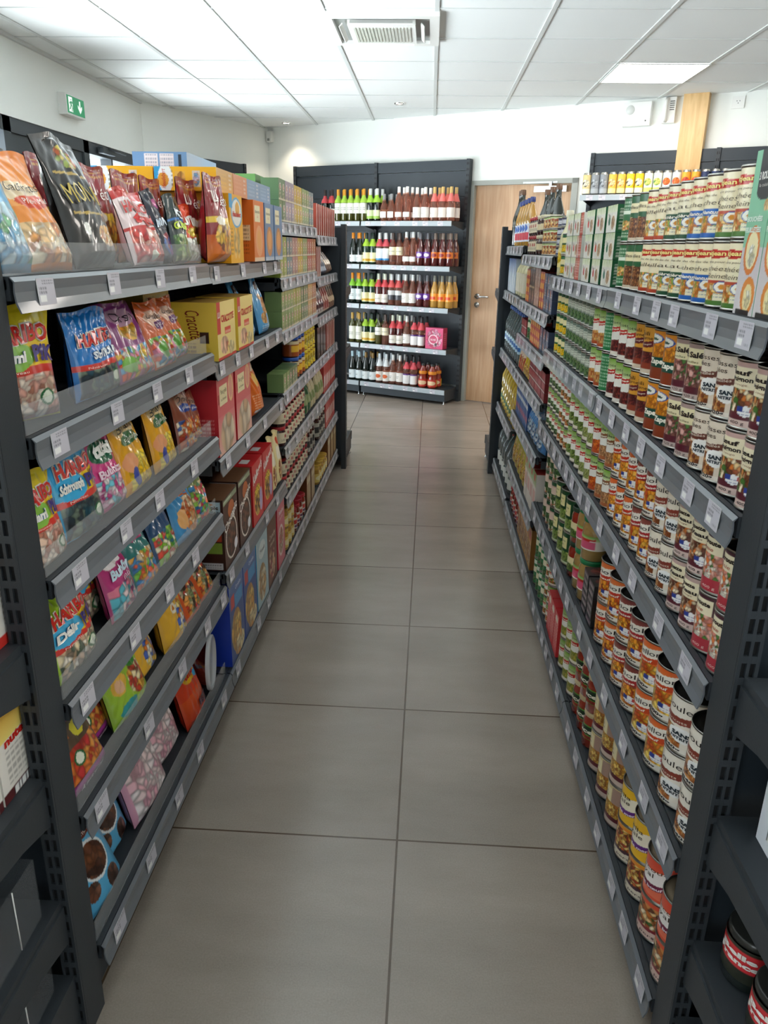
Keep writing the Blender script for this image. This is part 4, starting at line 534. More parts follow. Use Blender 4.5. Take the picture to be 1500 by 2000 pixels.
reg('stew2', T_jar(.038, .115, 'g_sauce', 'A8202A', [rp(.038, 154, .02, .075, 'DCD2C4', [('r', .2, .4, .8, .8, 'C83A30'), ('e', .5, .2, .2, .15, '6A3A6A')], arc=.85)]), 'compote_jar', 'red compote jar with white label', 'jar')
reg('rednar', T_box(.035, .15, .155, 'D8C0B4', [('r', .3, .1, .7, .9, 'A8403A')], side='A84A3A', top='D8CCC0', q=.006), 'coffee_capsule_box', 'narrow red and white capsule box', 'box')
reg('cofs', T_bag(.085, .15, .06, 'B8B4B4', [('fe', .5, .5, .4, .35, ['5a3a3a', 'd8d0d0', '7a3a4a'], .02)], seed=160, q=.006, wr=2.2), 'coffee_bag', 'silver coffee bag', 'coffee bag')
reg('cofr', T_bag(.085, .152, .06, '8A3430', [('e', .5, .55, .25, .15, 'D8C0B0'), ('b', .0, .12, 'C8A890')], seed=161, q=.006), 'coffee_bag', 'red coffee bag', 'coffee bag')
reg('cofb', T_bag(.075, .152, .06, '5A3A28', [('b', .3, .5, 'C8B090'), ('b', .75, .85, '2A1A14')], seed=162, q=.006), 'coffee_bag', 'brown coffee bag', 'coffee bag')
reg('cofn', T_bag(.085, .152, .06, '2E3C56', [('b', .1, .25, 'A8B4C4'), ('fe', .5, .6, .3, .2, ['8a7a6a', '3a4a6a'], .02)], seed=163, q=.006), 'coffee_bag', 'navy coffee bag', 'coffee bag')
reg('blkbx', T_box(.10, .10, .17, '15130F', [('t', 'CAFÉ', .7, .12, .06, 'C8B888', dict(w=.3))], side='100F0D', top='1C1A16'), 'coffee_box', 'large black coffee box', 'box')
reg('gfol', T_bag(.085, .172, .07, '2F5A3A', [('b', .35, .6, '8A9A6A')], seed=164, q=.006), 'coffee_bag', 'dark green ground coffee bag', 'coffee bag')
reg('beig', T_bag(.08, .172, .06, 'B8AE88', [('b', .3, .55, '7A8A5A')], seed=165, q=.006), 'coffee_bag', 'beige ground coffee bag', 'coffee bag')
reg('redpk', T_box(.05, .08, .17, 'B83A34', [('r', .2, .2, .8, .6, 'E8D8D0')], side='A82A28', top='2A3A8A', q=.006), 'sugar_box', 'red and white packet with blue top', 'packet')
reg('dkjar', T_jar(.035, .14, 'g_jam', 'B8B8B0', [rp(.035, 166, .02, .10, 'A8A498', [('r', .1, .3, .9, .7, '3A3A3A')], arc=.8)]), 'instant_coffee_jar', 'dark instant coffee jar', 'jar')
# endcap goods
reg('kinder', T_box(.13, .13, .155, 'EDE6E0', [('g', .0, .16, 'C8342C', 'D8443A'), ('e', .5, .75, .2, .1, 'D89A3A')], side='EDE6E0', top='E4D8BC', tops=[('fe', .6, .5, .2, .2, 'bisc', .02)], sops=[('b', 0, .12, 'D8362E'), ('r', .08, .12, .55, .42, '7A2E26'), ('e', .45, .86, .22, .07, 'D8963A'), ('e', .62, .84, .10, .06, 'E0A850'), ('r', .66, .66, .92, .80, '2E2A2C'), ('tx', .70, .2, .90, .64, '5a5252', .005)]), 'snack_box', 'white snack box with red base', 'box')
reg('nut', T_box(.12, .115, .17, 'EDE8E0', [], side='EAE6DE', top='F0D060', sops=[('g', .62, 1, 'F2DC7A', 'E8A830'), ('r', 0, .0, 1, .10, '5A1E22'), ('bars', .25, .01, .9, .09), ('t', 'nutella', .55, .60, .09, 'C8281E', dict(w=.74, b=.05)), ('tx', .15, .16, .92, .50, '8a8680', .006)]), 'biscuit_box', 'white and yellow hazelnut biscuit box', 'box')
reg('gran', T_bag(.22, .145, .06, '2A4AA8', [('g', 0, .4, '4AA0D8', '3A6AC0'), ('r', .1, .38, .9, .56, '5A2A1E'), ('t', 'Granola', .5, .47, .12, 'F0E8D8', dict(w=.74, b=.06, sh=.2)), ('fe', .6, .75, .2, .1, 'bisc', .03)], seed=171), 'biscuit_bag', 'blue bag in a clear bin', 'biscuit bag')
reg('chocbag', T_bag(.16, .15, .06, '2A1A16', [('t', 'RG', .6, .6, .3, 'E08A4A', dict(w=.4, b=.05, sh=.3)), ('fe', .4, .2, .3, .15, ['a8482a', 'e08a4a', '5a2a1e'], .03)], seed=172), 'chocolate_bag', 'dark chocolate bag in a clear bin', 'biscuit bag')
reg('kraft', T_box(.26, .29, .222, 'E8ECF4', [], side='EAEEF6', top='DCE0EA', sops=[('tx', .08, .42, .5, .75, '9aa0b8', .007), ('bars', .10, .10, .34, .34)]), 'cardboard_carton', 'large white carton with a barcode', 'carton')
reg('bfj', T_jar(.044, .10, 'g_dark', '3E8A34', [rp(.044, 173, .02, .085, '2A2E24', [('r', .1, .35, .75, .9, 'D8323A'), ('t', 'Belle', .42, .74, .15, 'F4EEE8', dict(w=.36, b=.05)), ('t', 'France', .42, .54, .15, 'F4EEE8', dict(w=.42, b=.05)), ('e', .8, .4, .12, .14, '3E9A3A')], arc=.9)], lidm=plain('2E2F2C', .3)), 'coffee_jar', 'dark jar with a red name panel', 'jar')
reg('winebox', T_box(.19, .09, .20, 'D84A7A', [('fe', .5, .5, .45, .45, ['e890b0', 'd8507a', 'f0b8c8', 'c83a64'], .03), ('e', .45, .45, .27, .24, 'F0D0D8'), ('e', .45, .45, .22, .19, 'C8446A'), ('t', 'ROSÉ', .45, .45, .10, 'F6E8EC', dict(w=.3)), ('e', .6, .22, .07, .07, '4A3A3A')], side='A81E48', sops=[('tx', .2, .2, .8, .8, 'D87A9A', .01)], top='C03A64'), 'wine_box', 'pink carton of rosé wine', 'box')
# wine bottles
BX = [(.034, 0), (.037, .004), (.037, .175), (.034, .19), (.018, .215), (.0145, .235), (.0142, .285)]
BG = [(.036, 0), (.039, .004), (.039, .14), (.033, .175), (.020, .215), (.0145, .245), (.0142, .285)]
CV = [(.032, 0), (.035, .004), (.036, .07), (.027, .11), (.033, .16), (.031, .20), (.017, .24), (.0135, .26), (.0135, .295)]
RD = [(.030, 0), (.036, .01), (.040, .06), (.036, .12), (.022, .165), (.014, .195), (.0135, .235)]
def wine(key, nm, prof, glass, cap, lab, ops=(), z=(.03, .115), collar=None, capz=None, r=None, flat=1.0, arc=.6):
    r = r or max(p[0] for p in prof); top = prof[-1][1]
    reg(key, T_bottle(prof, glass, plain(cap, .35), prof[-1][0]+.001, capz or top-.055, top+.008, [rp(r, len(key)*7, z[0], z[1], lab, list(ops), arc=arc, nx=20)] if lab else [], collar=collar, n=20), 'wine_bottle', nm, 'bottle')
TX = [('tx', .2, .3, .8, .6, '7a7470', .008)]
wine('w_red', 'red wine bottle with pink neck label', BX, 'g_dark', '2A2020', 'E8E4DC', TX, collar='C8444A')
wine('w_ggw', 'white wine bottle, gold cap, lime neck label', BX, 'g_olive', 'D8962A', 'EDEDE4', TX, (.07, .165), 'A8D048')
wine('w_ggd', 'dark wine bottle, silver cap, lime neck label', BX, 'g_dark', 'D4DADA', 'D8E4B8', [('b', 0, .3, '9AC058')], (.02, .10), '9ACC3A')
wine('w_rd', 'small round rosé bottle with oval label', RD, 'g_rose', '8A8F92', 'F2F0EC', (), (.03, .085), arc=.3)
wine('w_cv', 'tall curvy rosé bottle', CV, 'g_rose', 'E8ECEC', 'F0EEEA', (), (.035, .08), arc=.4)
wine('w_rw', 'rosé bottle with white cap and label', BG, 'g_rose', 'E4E6E4', 'EFEAE4', TX, (.03, .12))
wine('w_rg', 'rosé bottle, gold cap, coral neck label', BG, 'g_rose', 'C8A868', 'F0E6DE', TX, (.03, .115), 'E0706A')
wine('w_dw', 'dark bottle with orange cap and low white label', BG, 'g_dark', 'E08A1E', 'E6EAEA', TX, (.02, .085))
wine('w_gg2', 'green bottle, lime neck label, gold trimmed label', BX, 'g_green', '203028', 'EDE6B8', [('b', .1, .35, 'D8A82A')], (.02, .11), 'A4CC3A')
wine('w_pb', 'rosé bottle, coral neck label, blue edged label', BX, 'g_rose', 'E4E6E4', 'E8ECF0', [('b', 0, .15, '3A90C8')], (.04, .15), 'D0505A')
wine('w_cr', 'pale rosé bottle with cream label', BX, 'g_rose', '5A4A44', 'E8E0C0', TX, (.09, .165))
wine('w_pp', 'dark rosé bottle with violet ring label', BG, 'g_pink', '6A6A70', '6A3A9A', [('e', .5, .5, .3, .3, 'E8E0F0')], (.07, .125), arc=.4)
wine('w_po', 'dark rosé bottle with orange ring label', BG, 'g_pink', '7A6A60', 'D8742A', [('e', .5, .5, .3, .3, '8A2A2A')], (.07, .125), arc=.4)
wine('w_ol', 'green bottle, orange cap, lime neck label', BX, 'g_dark', 'E08A1E', 'E4ECEC', TX, (.035, .14), '8AC83A')
wine('w_pk', 'rosé bottle with coral neck label', BX, 'g_pink', 'D8DCC8', 'EDE6DC', TX, (.02, .10), 'D44A50')
wine('w_gy', 'rosé bottle with grey slanted label', BX, 'g_rose', 'D8DCDC', 'D8D8D8', [('b', 0, .5, '4A4A50')], (.05, .14), 'D85A58')
wine('w_ye', 'yellow wine bottle with orange label', BG, 'g_gold', '7A7A70', 'F0A040', [('r', .2, .2, .8, .6, 'D84A2A')], (.06, .13))
wine('w_gw', 'white wine bottle with gold cap and tall label', BX, 'g_olive', 'C8A050', 'EEEEE0', TX, (.03, .16))
wine('w_cw', 'clear white wine bottle with high label', BX, 'g_olive', '3A3A34', 'EEECE4', TX, (.09, .165))
wine('w_sw', 'dark slim bottle with white cap', BG, 'g_dark', 'B8D4E0', 'E4EEF2', TX, (.02, .105))
wine('w_sg', 'dark slim bottle with bronze cap', BG, 'g_dark', '8A6A34', 'E4EAEC', TX, (.02, .10))
wine('w_or', 'rosé bottle with orange figure label', BG, 'g_rose', 'D8E2E8', 'F2ECE4', [('e', .5, .5, .3, .2, 'D8602A')], (.02, .115), 'E8ECEE')
wine('w_vi', 'rosé bottle with violet and white label', BX, 'g_rose', '2E2A2E', 'F0ECEC', [('b', .85, 1, '5A2A7A')], (.02, .12), 'D8505A')
reg('sangria', T_bottle([(.040, 0), (.046, .01), (.045, .09), (.037, .13), (.042, .165), (.020, .205), (.018, .22)], 'g_sauce', plain('2A2A2A'), .021, .215, .235, [rp(.046, 180, .015, .085, 'C83A2E', [('e', .5, .5, .3, .3, 'E8C8A0'), ('r', .85, 0, 1.2, 1, 'E0B02A')], arc=.9), rp(.0425, 181, .135, .165, 'E08A2A', [], arc=.9)]), 'sangria_bottle', 'bulbous red sangria bottle', 'bottle')
# ------------------------------------------------------------------ room
XR, XL, PITCH, Y0 = .477, .607, 1.03, 1.115
BAY = [Y0+PITCH*i for i in range(5)]      # 1.115 2.145 3.175 4.205 5.235
def nodes_floor():
    m = bpy.data.materials.new('grey_floor_tile'); m.use_nodes = True; nt = m.node_tree; b = nt.nodes['Principled BSDF']; N = nt.nodes.new; L = nt.links.new
    tc = N('ShaderNodeTexCoord'); mp = N('ShaderNodeMapping'); mp.inputs['Location'].default_value = (.0363/.6+20, -1.6095/.6+20, 0); mp.inputs['Scale'].default_value = (1/.6, 1/.6, 1)
    L(tc.outputs['Object'], mp.inputs['Vector']); sp = N('ShaderNodeSeparateXYZ'); L(mp.outputs[0], sp.inputs[0])
    def math_(op, a, b_=None):
        n = N('ShaderNodeMath'); n.operation = op
        for i, v in enumerate((a, b_)):
            if v is None: continue
            if isinstance(v, (int, float)): n.inputs[i].default_value = v
            else: L(v, n.inputs[i])
        return n.outputs[0]
    def edge(o): f = math_('FRACT', o); return math_('MINIMUM', f, math_('SUBTRACT', 1.0, f))
    g = math_('MINIMUM', edge(sp.outputs['X']), edge(sp.outputs['Y'])); grout = math_('LESS_THAN', g, .0045)
    fl = N('ShaderNodeVectorMath'); fl.operation = 'FLOOR'; L(mp.outputs[0], fl.inputs[0])
    wn = N('ShaderNodeTexWhiteNoise'); L(fl.outputs[0], wn.inputs[0])
    sc = N('ShaderNodeMapping'); sc.inputs['Scale'].default_value = (1.6, 4.2, 1); L(tc.outputs['Object'], sc.inputs[0])
    ad = N('ShaderNodeVectorMath'); ad.operation = 'ADD'; L(sc.outputs[0], ad.inputs[0]); s2 = N('ShaderNodeVectorMath'); s2.operation = 'SCALE'; s2.inputs['Scale'].default_value = 7; L(wn.outputs['Color'], s2.inputs[0]); L(s2.outputs[0], ad.inputs[1])
    n1 = N('ShaderNodeTexNoise'); n1.inputs['Scale'].default_value = 1.0; n1.inputs['Detail'].default_value = 6; n1.inputs['Roughness'].default_value = .62; L(ad.outputs[0], n1.inputs['Vector'])
    r = N('ShaderNodeValToRGB'); L(n1.outputs[0], r.inputs[0]); e = r.color_ramp.elements; e[0].position = .3; e[0].color = (*hx('90857A'), 1); e[1].position = .72; e[1].color = (*hx('A4988D'), 1)
    n2 = N('ShaderNodeTexNoise'); n2.inputs['Scale'].default_value = 260; n2.inputs['Detail'].default_value = 2; L(tc.outputs['Object'], n2.inputs['Vector'])
    mx = N('ShaderNodeMix'); mx.data_type = 'RGBA'; mx.blend_type = 'OVERLAY'; mx.inputs[0].default_value = .18; L(r.outputs[0], mx.inputs[6]); L(n2.outputs[0], mx.inputs[7])
    m2 = N('ShaderNodeMix'); m2.data_type = 'RGBA'; L(grout, m2.inputs[0]); L(mx.outputs[2], m2.inputs[6]); m2.inputs[7].default_value = (*hx('5A4A3C'), 1)
    L(m2.outputs[2], b.inputs['Base Color']); b.inputs['Roughness'].default_value = .22
    bp = N('ShaderNodeBump'); bp.inputs['Distance'].default_value = .002; bp.inputs['Strength'].default_value = .5; bp.invert = True; L(grout, bp.inputs['Height']); L(bp.outputs[0], b.inputs['Normal'])
    return m
def nodes_wood(name, c1, c2, sc=(14, 14, .9)):
    m = bpy.data.materials.new(name); m.use_nodes = True; nt = m.node_tree; b = nt.nodes['Principled BSDF']; N = nt.nodes.new; L = nt.links.new
    tc = N('ShaderNodeTexCoord'); mp = N('ShaderNodeMapping'); mp.inputs['Scale'].default_value = sc; L(tc.outputs['Object'], mp.inputs[0])
    n = N('ShaderNodeTexNoise'); n.inputs['Scale'].default_value = 3; n.inputs['Detail'].default_value = 8; n.inputs['Distortion'].default_value = .6; L(mp.outputs[0], n.inputs[0])
    r = N('ShaderNodeValToRGB'); e = r.color_ramp.elements; e[0].position = .3; e[0].color = (*hx(c1), 1); e[1].position = .7; e[1].color = (*hx(c2), 1); L(n.outputs[0], r.inputs[0]); L(r.outputs[0], b.inputs['Base Color'])
    b.inputs['Roughness'].default_value = .42; return m
M['floor'] = nodes_floor(); M['oak'] = nodes_wood('light_oak_veneer', 'B98F68', 'CBA682'); M['pine'] = nodes_wood('pine_timber', 'C79C62', 'E0BC84', (9, 9, 1.2))
S = dict(kind='structure')
def struct(name, mb, **k): return mb.obj(name, **S, **k)
b = MB(); b.add([(-2.75, -3.2, 0), (6, -3.2, 0), (6, 10.5, 0), (-2.75, 10.5, 0)], [(0, 1, 2, 3)], M['floor']); b.box(-2.75, 6, -3.2, 10.5, -.1, -.001, M['black']); struct('floor', b)
# wall frames: origin on the floor, u along the wall, n into the room
WB = np.array([-1.783, 8.912]); UB = np.array([.8854, -.4648]); NB = np.array([-.4648, -.8854])
ANG = math.atan2(UB[1], UB[0])
def wb(s, t, z=0): p = WB+UB*s+NB*t; return (p[0], p[1], z)
def boxuv(mb, o, u, n, s0, s1, t0, t1, z0, z1, m):
    V = []
    for z in (z0, z1):
        for t in (t0, t1):
            for s in (s0, s1): p = o+u*s+n*t; V.append((p[0], p[1], z))
    mb.add(V, [(0, 2, 3, 1), (4, 5, 7, 6), (0, 1, 5, 4), (2, 6, 7, 3), (0, 4, 6, 2), (1, 3, 7, 5)], m); return mb
# back wall with the door opening (s 2.42 - 3.43)
b = MB()
DS0, DS1, DH = 2.395, 3.435, 2.065
for s0, s1, z0, z1 in ((-.1, DS0, 0, CEIL), (DS0, DS1, DH, CEIL), (DS1, 8.6, 0, CEIL)): boxuv(b, WB, UB, NB, s0, s1, -.14, 0, z0, z1, M['wallp'])
struct('wall_back', b)
b = MB(); LW2 = np.array([-2.598, 7.362]); U2 = (WB-LW2)/np.linalg.norm(WB-LW2); N2 = np.array([U2[1], -U2[0]])
boxuv(b, LW2, U2, N2, -.0, float(np.linalg.norm(WB-LW2))+.1, -.14, 0, 0, CEIL, M['wallp']); struct('wall_corner', b)
FT = 2.185
b = MB(); b.box(-2.74, -2.6, -3.1, 7.42, FT, CEIL, M['wallp']); b.box(-2.74, -2.6, -3.1, .8, 0, FT, M['wallp']); b.box(-2.74, -2.6, 7.22, 7.42, 0, FT, M['wallp']); struct('wall_left', b)  # unseen near stretch closed to keep the near floor darker than the far end
b = MB(); b.box(5.2, 5.34, -3.1, 10, 0, CEIL, M['wallp']); struct('wall_right', b)
b = MB(); b.box(-2.74, 5.34, -3.24, -3.1, 2.25, CEIL, M['wallp']); b.box(4.3, 5.34, -3.24, -3.1, 0, 2.25, M['wallp']); struct('wall_front', b)
b = MB(); b.box(-2.75, 6, -3.2, 10.5, CEIL, CEIL+.1, M['ceil']); struct('ceiling', b)
b = MB(); gx0, gy0 = -.0148, 4.5941
i = -4
while gx0+i*.6 < 5.2: b.box(gx0+i*.6-.012, gx0+i*.6+.012, -3.1, 10.3, CEIL-.006, CEIL-.0002, M['tbar']); i += 1
j = -12
while gy0+j*.6 < 10.3: b.box(-2.6, 5.2, gy0+j*.6-.004, gy0+j*.6+.004, CEIL-.0045, CEIL-.0003, M['tbar']); j += 1
struct('trim_1', b)
b = MB(); b.box(-2.6, -2.578, -3, 7.36, CEIL-.022, CEIL, M['tbar']); struct('trim_2', b)
# left shopfront: dark frames and panes
def pane_mat():
    m = bpy.data.materials.new('window_glass'); m.use_nodes = True; nt = m.node_tree; nt.nodes.clear()
    o = nt.nodes.new('ShaderNodeOutputMaterial'); t = nt.nodes.new('ShaderNodeBsdfTransparent'); g = nt.nodes.new('ShaderNodeBsdfGlossy'); x = nt.nodes.new('ShaderNodeMixShader'); lw = nt.nodes.new('ShaderNodeLayerWeight'); lw.inputs[0].default_value = .5; f = nt.nodes.new('ShaderNodeMath'); f.operation = 'POWER'; f.inputs[1].default_value = 5; nt.links.new(lw.outputs['Facing'], f.inputs[0])
    g.inputs['Roughness'].default_value = .02; nt.links.new(f.outputs[0], x.inputs[0]); nt.links.new(t.outputs[0], x.inputs[1]); nt.links.new(g.outputs[0], x.inputs[2]); nt.links.new(x.outputs[0], o.inputs[0]); return m
M['pane'] = pane_mat()
mull = [.8, 2.05, 3.3, 4.25, 5.02, 6.16, 7.22]
for w in range(len(mull)-1):
    y0, y1 = mull[w], mull[w+1]; solid = (w == 4)      # one solid dark panel between the panes
    fr = MB(); z0, z1, t = 0.0, FT, .045; x0, x1 = -2.70, -2.61
    fr.box(x0, x1, y0, y0+t, z0, z1, M['frame']); fr.box(x0, x1, y1-t, y1, z0, z1, M['frame']); fr.box(x0, x1, y0, y1, z1-.085, z1, M['frame']); fr.box(x0, x1, y0, y1, z0, z0+.12, M['frame'])
    if solid: fr.box(x0+.02, x1-.02, y0, y1, z0, z1, M['frame'])
    elif w == 5: fr.box(x0, x1, 6.62, 6.65, z0, z1-.08, M['frame'])
    fo = struct('window_%d' % (w+1), fr)
    if not solid:
        p = MB(); p.box(-2.66, -2.655, y0+t, y1-t, z0+.12, z1-.085, M['pane']); p.obj('pane', fo)
fr = MB(); p = MB()
for k in range(6):
    x = -2.6+k*1.38; fr.box(x-.03, x+.03, -3.2, -3.12, 0, 2.25, M['frame'])
fr.box(-2.6, 4.3, -3.2, -3.12, 2.17, 2.25, M['frame']); fr.box(-2.6, 4.3, -3.2, -3.12, 0, .10, M['frame']); p.box(-2.6, 4.3, -3.165, -3.16, .1, 2.17, M['pane'])
fo = struct('window_7', fr); p.obj('pane', fo)
# ---- door in the back wall
b = MB(); boxuv(b, WB, UB, NB, DS0, DS0+.055, -.14, .015, 0, DH, M['doorframe']); boxuv(b, WB, UB, NB, DS1-.055, DS1, -.14, .015, 0, DH, M['doorframe']); boxuv(b, WB, UB, NB, DS0, DS1, -.14, .015, DH-.04, DH, M['doorframe'])
boxuv(b, WB, UB, NB, DS0+.05, DS1-.05, -.075, -.03, .006, DH-.04, M['oak'])
door = struct('door_1', b)
def at_wall(s, t, z): return wb(s, t, z)
h = MB(); c = np.array
def wtube(P, r, m, n=10): h.tube([wb(*q) for q in P], r, m, n)
wtube([(2.52, -.03, 1.03), (2.52, -.02, 1.03)], .026, M['chrome'], 20); wtube([(2.52, -.03, 1.03), (2.52, .028, 1.03), (2.53, .030, 1.03), (2.66, .030, 1.03)], .010, M['chrome']); wtube([(2.52, -.03, .95), (2.52, -.018, .95)], .026, M['chrome'], 20); wtube([(2.52, -.02, .95), (2.52, -.01, .95)], .010, M['chrome'], 12)
o = h.obj('door_handle', door)
h = MB(); boxuv(h, WB, UB, NB, 3.04, 3.34, -.03, .03, 1.955, 2.005, M['chrome']); boxuv(h, WB, UB, NB, 2.93, 3.25, .0, .02, 2.028, 2.043, M['chrome']); boxuv(h, WB, UB, NB, 3.18, 3.205, .0, .035, 2.0, 2.04, M['chrome']); o = h.obj('door_closer', door)
b = MB(); boxuv(b, WB, UB, NB, -.0, DS0, 0, .010, 0, .06, M['doorframe']); boxuv(b, WB, UB, NB, DS1, 8.4, 0, .010, 0, .06, M['doorframe']); struct('baseboard_back', b)
# ---- timber post, wall devices
b = MB(); boxuv(b, WB, UB, NB, 4.245, 4.435, .002, .085, 0, CEIL, M['pine']); o = struct('trim_3', b)
def uvthing(name, label, cat, s, t, z): return empty(name, wb(s, t, z), (0, 0, ANG), label=label, category=cat)
def bxp(name, parent, x0, x1, y0, y1, z0, z1, m, bev=0): b = MB(); b.box(x0, x1, y0, y1, z0, z1, m); return b.obj(name, parent)
t = uvthing('alarm_panel', 'white square control box high on the back wall left of the timber post', 'control box', 3.885, 0, 2.44)
bxp('housing', t, -.11, .11, -.055, -.001, 0, .175, M['white']); b = MB(); b.lathe([(.035, 0), (.033, .003), (.001, .003)], plain('D4D6D2'), 24, cap=False); o = b.obj('speaker_grille', t, (-.055, -.055, .12), (PI/2, 0, 0)); bxp('indicator', t, .07, .08, -.057, -.055, .03, .04, plain('3A3A3A'))
t = uvthing('wall_phone', 'slim white wall intercom beside the timber post', 'intercom', 4.135, 0, 2.45)
bxp('housing', t, -.05, .05, -.05, -.001, 0, .185, M['white']); b = MB(); b.tube([(-.02, -.055, .01), (-.02, -.075, .03), (-.02, -.075, .15), (-.02, -.055, .175)], .014, M['white'], 10); b.obj('handset', t)
b = MB()
for k in range(5): b.box(.005, .04, -.0515, -.050, .09+k*.015, .097+k*.015, plain('5A5A58'))
b.obj('key_rows', t)
t = uvthing('wall_socket', 'small white square wall socket right of the timber post', 'socket', 4.64, 0, 2.525)
bxp('plate', t, -.045, .045, -.012, -.001, 0, .085, M['white'])
b = MB()
for q in ((-.01, .05), (.01, .05), (0, .035)): b.box(q[0]-.003, q[0]+.003, -.0135, -.012, q[1], q[1]+.005, M['black'])
b.obj('socket_holes', t)
t = uvthing('motion_sensor', 'small white sensor box in the back corner below the ceiling', 'sensor', .045, 0, 2.50)
bxp('housing', t, -.03, .035, -.05, -.001, 0, .105, M['white']); bxp('lens', t, -.015, .015, -.053, -.05, .012, .035, plain('8A8C88'))
# ---- emergency exit sign on the left wall
t = empty('exit_sign', (-2.6, 5.885, 2.30), (0, 0, PI/2), label='green emergency exit sign with running figure and down arrow', category='exit sign')
bxp('housing', t, -.15, .15, -.06, -.001, 0, .135, M['white'])
b = MB(); gm = mat('exit_green', '1E8A5A', .4, emit='1E8A5A', estr=.35); wm = mat('exit_white', 'F2F6F2', .4, emit='F2F6F2', estr=.5)
b.box(-.135, .135, -.063, -.060, .012, .123, gm); y = -.0645
def sh(P): b.prism([(p[0], p[1]) for p in P], y, y+.0012, wm)
b.box(-.118, -.060, y-.0002, y+.001, .022, .114, wm)
def gq(P): b.prism([(p[0], p[1]) for p in P], y-.0014, y-.0003, gm)
gq([(-.088, .098), (-.082, .104), (-.076, .098), (-.082, .091)]); gq([(-.098, .086), (-.074, .088), (-.078, .058), (-.094, .060)]); gq([(-.094, .062), (-.104, .045), (-.114, .040), (-.112, .034), (-.098, .038), (-.084, .058)]); gq([(-.080, .060), (-.072, .046), (-.078, .026), (-.071, .025), (-.063, .046), (-.074, .064)]); gq([(-.098, .086), (-.112, .074), (-.109, .069), (-.092, .080)]); gq([(-.076, .086), (-.066, .074), (-.060, .078), (-.070, .090)])
sh([(.052, .108), (.068, .108), (.068, .062), (.092, .080), (.092, .062), (.060, .028), (.028, .062), (.028, .080), (.052, .062)])
b.obj('sign_face', t)
# ---- door closer bar on the shopfront
t = empty('shopfront_door_closer', (-2.6, 6.56, 2.118), (0, 0, PI/2), label='dark closer arm on the window frame above the left shopfront', category='door closer')
b = MB(); b.box(-.22, .02, -.045, -.002, 0, .045, M['frame']); b.obj('closer_body', t); b = MB(); b.tube([(-.12, -.055, .04), (.2, -.06, .03)], .008, M['steel_dark']); b.obj('closer_arm', t)
# ---- ceiling cassette
cx, cy = gx0-.3, gy0+.3+.06
t = empty('air_conditioning_cassette', (cx, cy, CEIL-.045), label='white square air conditioning cassette with slatted grille in the ceiling', category='air conditioner')
b = MB(); fo = .315; fi = .262
for q in ((-fo, fo, -fo, -fi), (-fo, fo, fi, fo), (-fo, -fi, -fi, fi), (fi, fo, -fi, fi)): b.box(*q, .018, .044, M['white'])
b.obj('outer_frame', t)
b = MB(); b.box(-.262, .262, -.262, .262, .036, .042, plain('8C8F8C')); b.obj('recess', t)
b = MB(); b.box(-.185, .185, -.205, .205, .004, .030, M['white']); b.obj('centre_panel', t)
b = MB()
for k in range(17): x = -.15+k*.0188; b.box(x-.0055, x+.0055, -.15, .15, -.001, .004, plain('C4C6BC'))
b.obj('grille', t)
for k in range(4):
    b = MB(); b.prism([(-.012, .002), (.006, -.014), (.010, -.012), (-.008, .008)], -.17, .17, M['white'], axis='y'); o = b.obj('louvre', t, (0, 0, .016), (0, 0, k*PI/2)); o.location = (.225*math.cos(k*PI/2), .225*math.sin(k*PI/2), .016)
# ---- light panels
def light_panel(i, j, first=False, lab='', watts=26):
    x, y = gx0+(i+.5)*.6, gy0+(j+.5)*.6
    t = empty('ceiling_light_panel', (x, y, CEIL-.012), label=lab, category='ceiling light')
    b = MB(); k = .29
    for q in ((-.3, .3, -.3, -k), (-.3, .3, k, .3), (-.3, -k, -k, k), (k, .3, -k, k)): b.box(*q, 0, .006, M['tbar'])
    b.obj('frame', t)
    b = MB(); b.box(-k, k, -k, k, .001, .005, M['led']); b.obj('diffuser', t)
M['led'] = mat('lit_diffuser', 'FFFFFF', .5, emit='FFF6EC', estr=PANEL_STRENGTH)
light_panel(2, 2, lab='lit square light panel in the ceiling above the right shelving')
for n_, (i, j) in enumerate(((6, 2), (6, -2), (6, -6), (2, -2), (2, -6))): light_panel(i, j, lab='unseen lit square ceiling light panel '+['over the far right corner', 'over the middle of the right floor', 'over the near right floor', 'above the right gondola', 'behind the camera'][n_])  # panels out of view, added to brighten the left wall and shelf fronts
for n, (x, y, w) in enumerate(((-1.515, 8.526, 'corner'), (-.322, 7.368, 'centre'))):
    t = empty('ceiling_spotlight', (x, y, CEIL-.010), label=['small lit round spotlight in the ceiling near the back corner', 'small lit round spotlight in the ceiling above the wine shelves'][n], category='spotlight')
    b = MB(); b.lathe([(.045, .009), (.044, .0), (.034, .002), (.032, .008)], M['chrome'], 24, cap=False); b.obj('trim_ring', t)
    b = MB(); b.lathe([(.032, .006), (.001, .006)], mat('lit_spot_%d' % n, 'FFFFFF', .5, emit='FFF0DC', estr=25), 24, cap=False); b.obj('bulb', t)
    l = bpy.data.lights.new('spotlight_beam', 'SPOT'); l.energy = 14; l.spot_size = 1.9; l.spot_blend = .6; l.shadow_soft_size = .04; l.color = (1, .86, .68); o = bpy.data.objects.new('spotlight_beam', l); COL.objects.link(o); o.parent = t; o.location = (0, 0, -.01)
